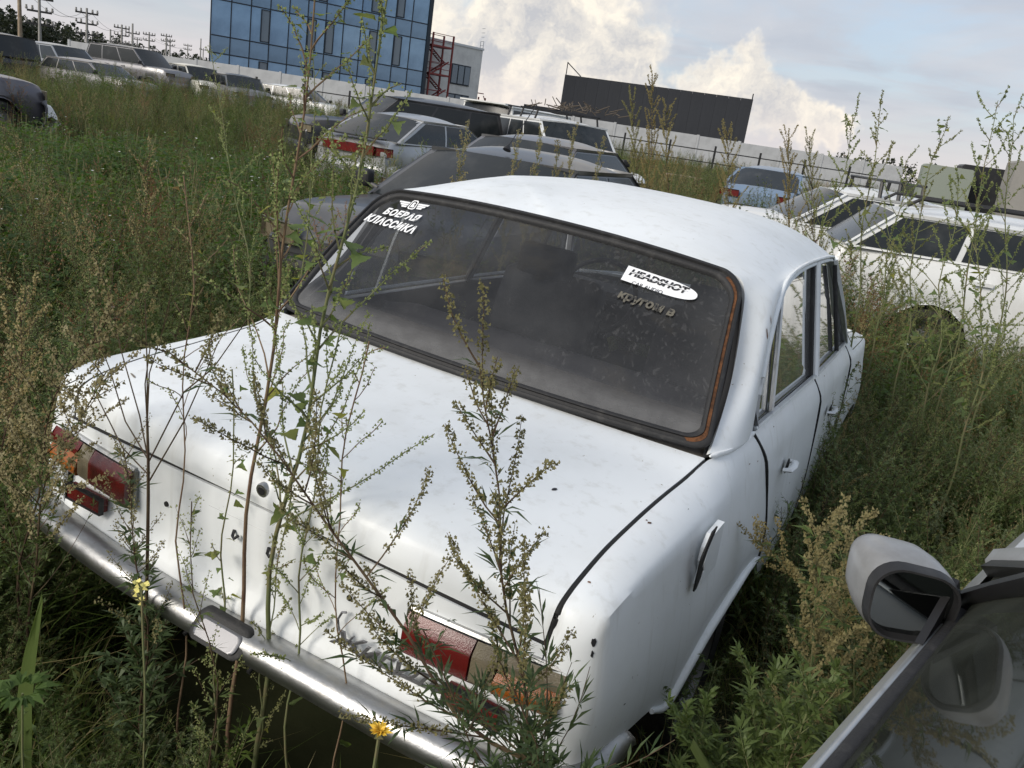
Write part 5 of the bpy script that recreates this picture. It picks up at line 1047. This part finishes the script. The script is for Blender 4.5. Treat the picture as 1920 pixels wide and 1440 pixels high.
def goose_plant(P, lab, seed, r0=.006, nleaf=22, nbr=16, brl=.22, lsize=.055, spikes=1.0, stem='stem_green', start=.35, name='goosefoot_plant', grp=None, leafstart=.30, budm='budgreen', bsize=.0029, yellow=.08):
    rg = random.Random(seed); root, Q = rootat(P, name, lab, 'weed', grp); Q = smooth(Q, 22); n = len(Q)
    Q = [q+np.array([.006*math.sin(i*1.1+seed), .006*math.cos(i*.9+seed), 0])*(i > 0) for i, q in enumerate(Q)]
    st_ = PL(); st_.tube(Q, [max(.0014, r0*(1-.78*i/(n-1))) for i in range(n)], 7); bd = PL(); nodes = []
    for k in range(nbr):
        t_ = start+(1-start)*(k+rg.random()*.8)/nbr; p, tg = along(Q, min(.99, t_)); tg = tg/np.linalg.norm(tg); az = k*2.4+rg.uniform(-.5, .5); d = tg*rg.uniform(.6, 1.3)+np.array([math.cos(az), math.sin(az), 0])*rg.uniform(.5, 1.0); d /= np.linalg.norm(d); L_ = brl*(1.1-.75*(t_-start)/(1-start))*rg.uniform(.4, 1.3); bp = [p]
        for q in range(6): bp.append(bp[-1]+d*L_/6); d = d+np.array([rg.uniform(-.2, .2), rg.uniform(-.2, .2), rg.uniform(-.18, .22)]); d /= np.linalg.norm(d)
        st_.tube(bp, [max(.0009, r0*.34*(1-.13*q)) for q in range(7)], 4, 0, False); nodes.append((bp, t_))
        for q in range(int(30*spikes*L_/.1)):
            c, dd = along(bp, rg.uniform(.3, .999)); bd.bud(c+np.array([rg.uniform(-1, 1), rg.uniform(-1, 1), rg.uniform(-1, 1)])*.005, bsize*rg.uniform(.6, 1.3), 0, rg)
    for q in range(int(60*spikes)):
        c, dd = along(Q, 1-.25*rg.random()**1.2*(1 if spikes else 0)); bd.bud(c+np.array([rg.uniform(-1, 1), rg.uniform(-1, 1), rg.uniform(-1, 1)])*.008, bsize*rg.uniform(.6, 1.3), 0, rg)
    st_.obj('stem', LM[stem], root, 60)
    if bd.f: o = bd.obj('seed_spikes', LM[budm], root); o['kind'] = 'stuff'
    for k in range(nleaf):
        if rg.random() < .5 or not nodes: t_ = leafstart+(1-leafstart)*rg.random(); p, tg = along(Q, min(.98, t_))
        else: bp, t_ = rg.choice(nodes); p, tg = along(bp, rg.uniform(.05, .8))
        az = rg.uniform(0, 6.28); d = Vector((math.cos(az), math.sin(az), rg.uniform(-.5, .5))).normalized(); s_ = lsize*rg.uniform(.45, 1.15)*(1.15-.5*t_)
        u_ = rg.random(); mk = 'yleaf' if u_ < yellow else 'bleaf' if u_ < yellow*1.1 else 'goose'; o = link('leaf', LMS[mk, rg.randrange(3)], root); sc = Vector((s_, s_, s_)); sd = d.cross(Vector((0, 0, 1))).normalized(); nn = sd.cross(d)
        tw = rg.uniform(-.7, .7); sd2 = sd*math.cos(tw)+nn*math.sin(tw); nn2 = sd2.cross(d); Mx = Matrix((sd2, d, nn2)).transposed().to_4x4(); pet = Vector(p)+d*.012; o.matrix_basis = Matrix.Translation(pet) @ Mx @ Matrix.Diagonal((s_, s_, s_, 1))
    return root
def mug_plant(P, lab, seed, name='mugwort_plant', grp=None, mats=('stem_red', 'mug', 'bud'), n=16, **kw):
    rg = random.Random(seed); root, Q = rootat(P, name, lab, 'weed', grp); Q = smooth(Q, n); Q = [q+np.array([.007*math.sin(i*1.3+seed), .007*math.cos(i*1.1+seed), 0])*(i > 0) for i, q in enumerate(Q)]
    a = PL(); mugwort(a, Q, kw.pop('r0', .005), rg, **kw)
    for mi, nm in ((0, 'stem'), (1, 'foliage'), (2, 'bud_spikes')):
        F = [f for f, m_ in zip(a.f, a.m) if m_ == mi]
        if not F: continue
        used = sorted({i for f in F for i in f}); mp = {v: k for k, v in enumerate(used)}; mb = MB(); mb.v = [a.v[i] for i in used]; mb.f = [tuple(mp[i] for i in f) for f in F]; mb.m = [0]*len(F); o = mb.obj(nm, LM[mats[mi]], root)
        if mi: o['kind'] = 'stuff'
    return root
# stems that came up through the gap between bumper and tail panel
goose_plant(path_y([(447, 1168), (470, 960), (490, 760), (522, 570), (556, 300), (590, 0), (602, -110)], .052), 'tall brown-stemmed goosefoot rising through the bumper gap in front of the boot lock', 1, .0058, 26, 26, .24, .046, 1.2, 'stem_dry', .50, leafstart=.5)
goose_plant(path_y([(503, 1165), (530, 960), (578, 760), (628, 520), (668, 330), (706, 130), (738, -60)], .050), 'tallest leafy goosefoot leaning right out of the bumper gap', 2, .0066, 40, 30, .30, .052, 1.2, 'stem_green', .42, leafstart=.42)
goose_plant(path_y([(415, 1142), (423, 980), (434, 860), (442, 770), (436, 690)], .054), 'short leafy goosefoot with fresh green leaf clusters before the tail panel', 3, .0036, 34, 5, .06, .030, .6, 'stem_green', .3, leafstart=.35)
goose_plant(path_y([(556, 1190), (575, 1010), (600, 800), (625, 680), (640, 600)], .050), 'pale goosefoot thick with seed spikelets in front of the boot lid', 4, .0036, 16, 26, .17, .032, 1.6, 'stem_green', .35)
goose_plant(path_y([(644, 1278), (637, 1150), (628, 1010), (655, 800), (690, 640)], .045), 'thin dark-stemmed goosefoot beside the script badge with one yellow leaf', 5, .0026, 8, 14, .16, .034, .9, 'stem_dry', .5, leafstart=.3, yellow=.5)
goose_plant(path_y([(500, 1185), (520, 1090), (535, 980), (548, 900)], .048), 'bushy green-budded goosefoot low against the tail panel', 6, .003, 10, 16, .09, .025, 1.4, 'stem_green', .25)
goose_plant(path_y([(345, 1105), (335, 980), (342, 800), (354, 640), (362, 560), (352, 430), (345, 330)], .02), 'thin red-brown stem with a few small yellow leaves in front of the left tail', 7, .0030, 9, 10, .16, .034, .5, 'stem_dry', .62, leafstart=.3, yellow=.6)
goose_plant(path_y([(470, 560), (445, 380), (420, 250), (394, 80)], 1.35), 'pale seeded goosefoot standing left of the saloon roof before the glass office', 8, .0045, 16, 18, .20, .045, 1.2, 'stem_green', .45)
goose_plant(path_y([(560, 620), (575, 420), (590, 250), (585, 90)], 1.2), 'goosefoot with pale leaves beside the saloon rear window', 18, .0050, 22, 18, .26, .065, .9, 'stem_green', .35)
# bare dry forked stalk
r_, _ = rootat([py_(277, 1010, .0)*np.array([1, 1, 0])], 'dry_stalk', 'leafless forked dry stalk in front of the boot lid corner', 'weed'); o_ = np.array(r_.location)
mb = PL(); Q = [np.array([o_[0], .0, 0])]+[py_(a, b, 0.) for a, b in ((277, 1010), (278, 930), (278, 860), (276, 790))]; mb.tube([q-o_ for q in Q], [.0042, .0036, .0034, .003, .0026], 6)
for br_ in (((278, 862), (235, 790), (205, 690), (185, 640)), ((278, 862), (262, 780), (225, 650), (208, 560)), ((276, 792), (272, 720), (283, 640)), ((276, 792), (280, 700), (305, 620), (318, 560)), ((277, 870), (345, 735), (400, 690), (470, 590)), ((278, 905), (345, 790), (385, 700), (410, 640)), ((278, 890), (230, 840), (180, 740)), ((276, 800), (276, 690), (272, 560))):
    mb.tube([py_(a, b, 0.)-o_ for a, b in br_], [.0020, .0017, .0014, .001][:len(br_)], 4, 0, False)
mb.obj('stem', LM['stem_red'], r_, 60)
# the two big mugworts leaning over the tail
mug_plant(path_y([(1010, 1440), (910, 1380), (745, 1175), (640, 1010), (540, 880), (430, 752), (315, 655)], -.12), 'dark mugwort leaning far left across the boot lid from the right tail lamp', 9, n=24, r0=.0054, nbr=40, brl=.30, leafl=.080, lw=.0050, dens=1.3, lobes=3, bsize=.0042, budstart=.60, start=.16, bn=1.7, mats=('stem_red', 'darkmug', 'darkbud'))
mug_plant(path_y([(990, 1440), (966, 1240), (948, 1080), (932, 950), (916, 800), (902, 680)], -.10), 'upright mugwort with brown bud spikes before the right tail lamp', 10, n=22, r0=.0054, nbr=42, brl=.32, leafl=.085, lw=.0050, dens=1.4, lobes=3, bsize=.0042, budstart=.70, start=.10, up=1.2, bn=1.5, mats=('stem_red', 'darkmug', 'darkbud'))
mug_plant(path_y([(880, 1440), (850, 1330), (820, 1240), (800, 1180)], -.16), 'short leafy mugwort shoot covering the lower edge of the right tail lamp', 11, n=10, r0=.003, nbr=14, brl=.16, leafl=.075, lw=.0046, dens=.7, lobes=3, budstart=.9, buds=False, mats=('stem_red', 'darkmug', 'bud'))
mug_plant(path_y([(1040, 1440), (1010, 1400), (985, 1330), (975, 1290)], -.14), 'dense leafy mugwort clump at the right end of the chrome bumper', 12, n=10, r0=.003, nbr=22, brl=.18, leafl=.075, lw=.0050, dens=1.0, lobes=3, buds=False, mats=('stem_red', 'darkmug', 'bud'))
mug_plant(path_y([(270, 1190), (262, 1050), (245, 940), (222, 840)], -.02), 'bushy dark mugwort in front of the left tail lamp', 13, n=12, r0=.004, nbr=34, brl=.22, leafl=.070, lw=.008, dens=1.1, lobes=5, budstart=.6, mats=('stem_red', 'darkmug', 'darkbud'))
mug_plant(path_y([(400, 1250), (372, 1120), (362, 1010), (355, 940)], -.06), 'small mugwort with grey bud spikes above the number plate lamp', 14, n=10, r0=.003, nbr=20, brl=.16, leafl=.045, lw=.006, dens=1.0, lobes=3, mats=('stem_red', 'mug', 'budgreen'), budstart=.4, up=1.4)
# brown panicles on the left
for k, (pts, y, lab) in enumerate((([(40, 1100), (70, 900), (120, 720), (205, 585)], -.02, 'tan seeded mugwort leaning over the left boot corner'), ([(60, 1050), (95, 900), (150, 770), (200, 700)], -.05, 'spreading tan mugwort panicle right over the left tail lamp'), ([(-20, 1000), (10, 850), (30, 700), (45, 560)], .10, 'upright brown mugwort panicle past the left end of the bumper'))):
    mug_plant(path_y(pts, y), lab, 30+k, n=14, r0=.0045, nbr=34, brl=.30, leafl=.045, lw=.005, dens=1.1, lobes=3, bsize=.0052, budstart=.62, start=.30, mats=('stem_red', 'mug', 'budtan' if k != 2 else 'bud'), up=1.0)
# in the gap between the two cars on the right
for k, (pts, y, lab, m3, bs) in enumerate((([(1500, 1330), (1520, 1190), (1535, 1080), (1540, 985)], .55, 'yellow-budded mugwort between the saloon wheel and the silver mirror', 'budtan', .0055), ([(1600, 1290), (1580, 1150), (1590, 1050), (1600, 990)], .75, 'tan mugwort bush left of the silver door mirror', 'budtan', .0055), ([(1430, 1420), (1440, 1330), (1420, 1290)], .25, 'fresh green mugwort shoot beside the saloon rear wheel', 'budgreen', .003), ([(1480, 1440), (1500, 1350), (1520, 1290)], .20, 'leafy mugwort beside the silver car door', 'budgreen', .003), ([(1330, 1440), (1300, 1400), (1290, 1360)], .2, 'pale curled mugwort under the right bumper end', 'budgreen', .003), ([(1560, 1150), (1490, 1080), (1440, 1040), (1420, 1010)], .95, 'yellowish mugwort reaching toward the rear wheel arch', 'bud', .005))):
    mug_plant(path_y(pts, y), lab, 50+k, n=10, r0=.003, nbr=40, brl=.24, leafl=.070, lw=.0064, dens=1.4, lobes=5, bsize=bs, budstart=.5 if k in (0, 1, 5) else 1.5, buds=k in (0, 1, 5), mats=('stem_green', 'mug', m3), up=1.1)
# tall weeds against the sky on the right
for k, (pts, y, lab) in enumerate((([(1600, 640), (1618, 430), (1640, 290), (1655, 185)], 3.3, 'tallest goosefoot against the sky before the white estate windscreen'), ([(1530, 560), (1545, 420), (1590, 300), (1600, 215)], 3.5, 'forked goosefoot over the white estate bonnet'), ([(1700, 640), (1712, 480), (1740, 330), (1775, 235)], 3.7, 'goosefoot before the stacked boards'), ([(1800, 620), (1822, 450), (1850, 300), (1868, 190)], 3.4, 'tall thin goosefoot before the pallet stack'), ([(1880, 600), (1885, 430), (1893, 300), (1900, 215)], 3.6, 'goosefoot before the upright concrete block'), ([(1650, 600), (1665, 470), (1690, 380), (1700, 300)], 4.0, 'goosefoot before the white estate roof'), ([(1760, 660), (1765, 520), (1790, 420), (1800, 330)], 3.2, 'leafy goosefoot before the estate side window'), ([(1840, 700), (1838, 560), (1830, 460), (1835, 380)], 2.9, 'low forked goosefoot before the estate roof rail'))):
    goose_plant(path_y(pts, y), lab, 70+k, .0062, 30, 24, .34, .060, 1.0, 'stem_green', .38, grp='tall goosefoot on the right', leafstart=.4, bsize=.0045)
for k, (pts, y, lab) in enumerate((([(1215, 420), (1218, 320), (1222, 230), (1225, 150)], 6.6, 'tall brown mugwort bush before the charcoal hall'), ([(1190, 430), (1192, 330), (1190, 250), (1183, 190)], 6.7, 'slender brown mugwort left of the tall bush before the hall'), ([(1250, 430), (1252, 330), (1250, 260), (1247, 200)], 6.5, 'slender brown mugwort right of the tall bush before the hall'), ([(1365, 420), (1366, 350), (1364, 300), (1362, 250)], 6.0, 'mugwort below the right end of the charcoal hall'), ([(1478, 470), (1480, 380), (1478, 310), (1476, 255)], 7.0, 'mugwort standing before the rail fence by the roof bar saloon'), ([(1525, 480), (1522, 390), (1520, 320), (1518, 265)], 7.2, 'pale mugwort above the black roof bar foot'))):
    mug_plant(path_y(pts, y), lab, 90+k, n=14, r0=.006, nbr=44, brl=.42, leafl=.05, lw=.008, dens=1.0, lobes=3, bsize=.0075, budstart=.2, start=.3, mats=('stem_red', 'mug', 'bud'), up=1.6, grp='mugwort beyond the saloon')
for k, (px, y0, y1, lab) in enumerate(((872, 420, 246, 'yellowish mugwort spike just left of the antenna over the saloon roof'), (968, 430, 262, 'yellowish mugwort spike below the antenna over the saloon roof'), (1012, 440, 250, 'yellowish mugwort spike right of the antenna'), (1048, 450, 268, 'short mugwort spike over the middle of the saloon roof'), (1078, 450, 248, 'mugwort spike before the graphite sedan side window'), (1130, 460, 270, 'mugwort spike at the front of the saloon roof'))):
    a, b = px_(px, y0, -1.12), px_(px, y1, -1.12); P = [np.array([a[0], b[1], 0]), np.array([a[0], b[1], b[2]*.35]), np.array([a[0], b[1]+.01, b[2]*.7]), b]
    mug_plant(P, lab, 110+k, n=14, r0=.0045, nbr=36, brl=.20, leafl=.04, lw=.006, dens=1.0, lobes=3, bsize=.0058, budstart=.35, start=.3, mats=('stem_green', 'mug', 'budtan'), up=2.0, grp='mugwort between the two sedans')
# flowers
def daisy(mb, c, r_, n, m, tilt, rg):
    for j in range(n):
        a = 6.283*j/n+rg.uniform(-.1, .1); d = np.array([math.cos(a), math.sin(a), tilt+rg.uniform(-.1, .2)]); mb.leaf(c, d, r_*rg.uniform(.8, 1.1), r_*.32, m, .05, rg)
rg = random.Random(8); P = [py_(700, 1440, -.32), py_(706, 1400, -.32), py_(712, 1372, -.32)]; root, Q = rootat([P[0]*np.array([1, 1, 0])]+P, 'sow_thistle', 'yellow-flowered sow thistle in front of the chrome bumper', 'flower')
mb = PL(); mb.tube(smooth(Q, 10), .0026, 6); mb.bud(Q[-1]-np.array([0, 0, .006]), .008, 0); mb.obj('stem', LM['stem_green'], root); mb = PL(); daisy(mb, Q[-1], .019, 22, 0, .35, rg); daisy(mb, Q[-1]+np.array([0, 0, .002]), .012, 16, 0, .8, rg); mb.obj('blossom', LM['yellow'], root)
P = [py_(272, 1300, -.20), py_(268, 1200, -.20), py_(265, 1090, -.20)]; root, Q = rootat([P[0]*np.array([1, 1, 0])]+P, 'toadflax', 'toadflax with lemon yellow blossoms beside the left half of the bumper', 'flower'); S = smooth(Q, 12)
mb = PL(); mb.tube(S, .0022, 5); mb.obj('stem', LM['stem_green'], root); mb = PL()
for j in range(30): c, tg = along(S, .2+.6*j/30); a = j*2.4; mb.leaf(c, np.array([math.cos(a), math.sin(a), .7]), .04, .004, 0, .2, rg)
o = mb.obj('foliage', LM['mug'], root); o['kind'] = 'stuff'
for j, (px, py) in enumerate(((258, 1098), (273, 1103), (254, 1115), (264, 1131))):
    mb = PL(); c = py_(px, py, -.20)-np.array(root.location)
    for q in range(3): mb.leaf(c+np.array([0, 0, .004]), np.array([math.cos(q*2.1), math.sin(q*2.1), .8]), .013, .011, 0, .2, rg)
    mb.bud(c, .006, 0, rg); mb.obj('blossom', LM['lemon'], root)
# broad leaves near the lower left corner
def broad(P, lab, ll, ww, seed, m):
    root, Q = rootat(P, 'dock_plant', lab, 'weed'); G = []; S = smooth(Q, 12); rg2 = random.Random(seed); sd = np.cross(S[-1]-S[0], (0, 1.0, 0)); sd /= np.linalg.norm(sd); sd[1] -= .3
    for i, s_ in enumerate(S): t_ = max(0, (i-3)/8); w2 = ww*math.sin(PI*min(1, t_*.92+.06))**.8*(1 if i >= 3 else .12); G.append([s_+sd*w2*k+np.array([0, 0, -.02*abs(k)]) for k in (-1, -.5, 0, .5, 1)])
    MB().grid(G).obj('leaf', m, root, 180)
broad([py_(45, 1300, -.28)*np.array([1, 1, 0]), py_(45, 1320, -.28), py_(55, 1220, -.28), py_(78, 1110, -.28)], 'broad upright dock leaf at the left edge of the weeds', .2, .016, 1, LM['mug'])
broad([py_(1350, 1440, .15)*np.array([1, 1, 0]), py_(1340, 1440, .15), py_(1320, 1410, .15), py_(1300, 1385, .15)], 'broad green dock leaf under the silver car door', .2, .014, 2, LM['mug'])
P = [py_(40, 1345, -.38), py_(42, 1300, -.38)]; root, Q = rootat([P[0]*np.array([1, 1, 0])]+P, 'cut_leaved_herb', 'bright green herb with deeply cut leaves at the left edge', 'weed'); mb = PL(); mb.tube(smooth(Q, 6), .002, 5); mb.obj('stem', LM['stem_green'], root)
for j in range(7):
    a = j*.9; d = np.array([math.cos(a), math.sin(a), .3]); sd = np.array([-math.sin(a), math.cos(a), 0]); lf = PL()
    for q in range(7): b = (q-3)*.38; lf.leaf(Q[-1]+d*.018, d*math.cos(b)+sd*math.sin(b), .045*(1-.12*abs(q-3)), .013, 0, .25, rg)
    lf.obj('leaf', LM['herb'], root)

# chips, a fallen leaf and rust spots on the white paint, laid where the sight line meets the metal
bpy.context.view_layer.update(); dg = bpy.context.evaluated_depsgraph_get(); inv_ = car.matrix_world.inverted()
def on_car(px, py):
    ok, loc, nor, _, ob, _ = scene.ray_cast(dg, Vector(CAM), Vector(pdir(px, py)))
    for _k in range(6):
        if ok and ob.parent == car: return loc, nor, ob
        if not ok: return None
        ok, loc, nor, _, ob, _ = scene.ray_cast(dg, loc+Vector(pdir(px, py))*.002, Vector(pdir(px, py)))
    return None
def chip(name, px, py, w_, h_, m, seed, rot=0.0):
    h = on_car(px, py)
    if not h: return
    loc, nor, ob = h; rg = random.Random(seed); ex = nor.cross(Vector((0, 0, 1))).normalized(); ey = nor.cross(ex); n = 9
    ex, ey = ex*math.cos(rot)+ey*math.sin(rot), ey*math.cos(rot)-ex*math.sin(rot)
    pts = [inv_ @ (loc+nor*.0012+ex*w_*math.cos(6.283*i/n)*rg.uniform(.5, 1.1)+ey*h_*math.sin(6.283*i/n)*rg.uniform(.5, 1.1)) for i in range(n)]
    MB().poly([tuple(p) for p in pts]).obj(name, m, ob)
for k, (px, py, a, b, m) in enumerate(((1113, 1205, .005, .011, 'ink'), (1110, 1226, .004, .008, 'ink'), (1218, 981, .006, .004, 'rust'), (1212, 976, .003, .003, 'rust'), (1170, 1320, .006, .002, 'ink'), (1105, 1092, .004, .003, 'rust'), (1290, 955, .004, .001, 'ink'), (1405, 870, .008, .002, 'rust'), (1420, 865, .007, .002, 'rust'), (1450, 800, .008, .002, 'rust'), (1480, 905, .006, .003, 'rust'), (1438, 625, .004, .020, 'rust'), (1445, 600, .003, .016, 'rust'), (1545, 705, .01, .003, 'rust'), (300, 690, .012, .003, 'rust'), (250, 705, .02, .004, 'shelf'), (1185, 1270, .003, .004, 'alu'), (760, 1330, .008, .002, 'rust'), (600, 1235, .01, .002, 'rust'))):
    chip('paint_chip', px, py, a, b, M[m], k)
chip('fallen_leaf', 1040, 918, .010, .005, M['ink'], 77, .3)
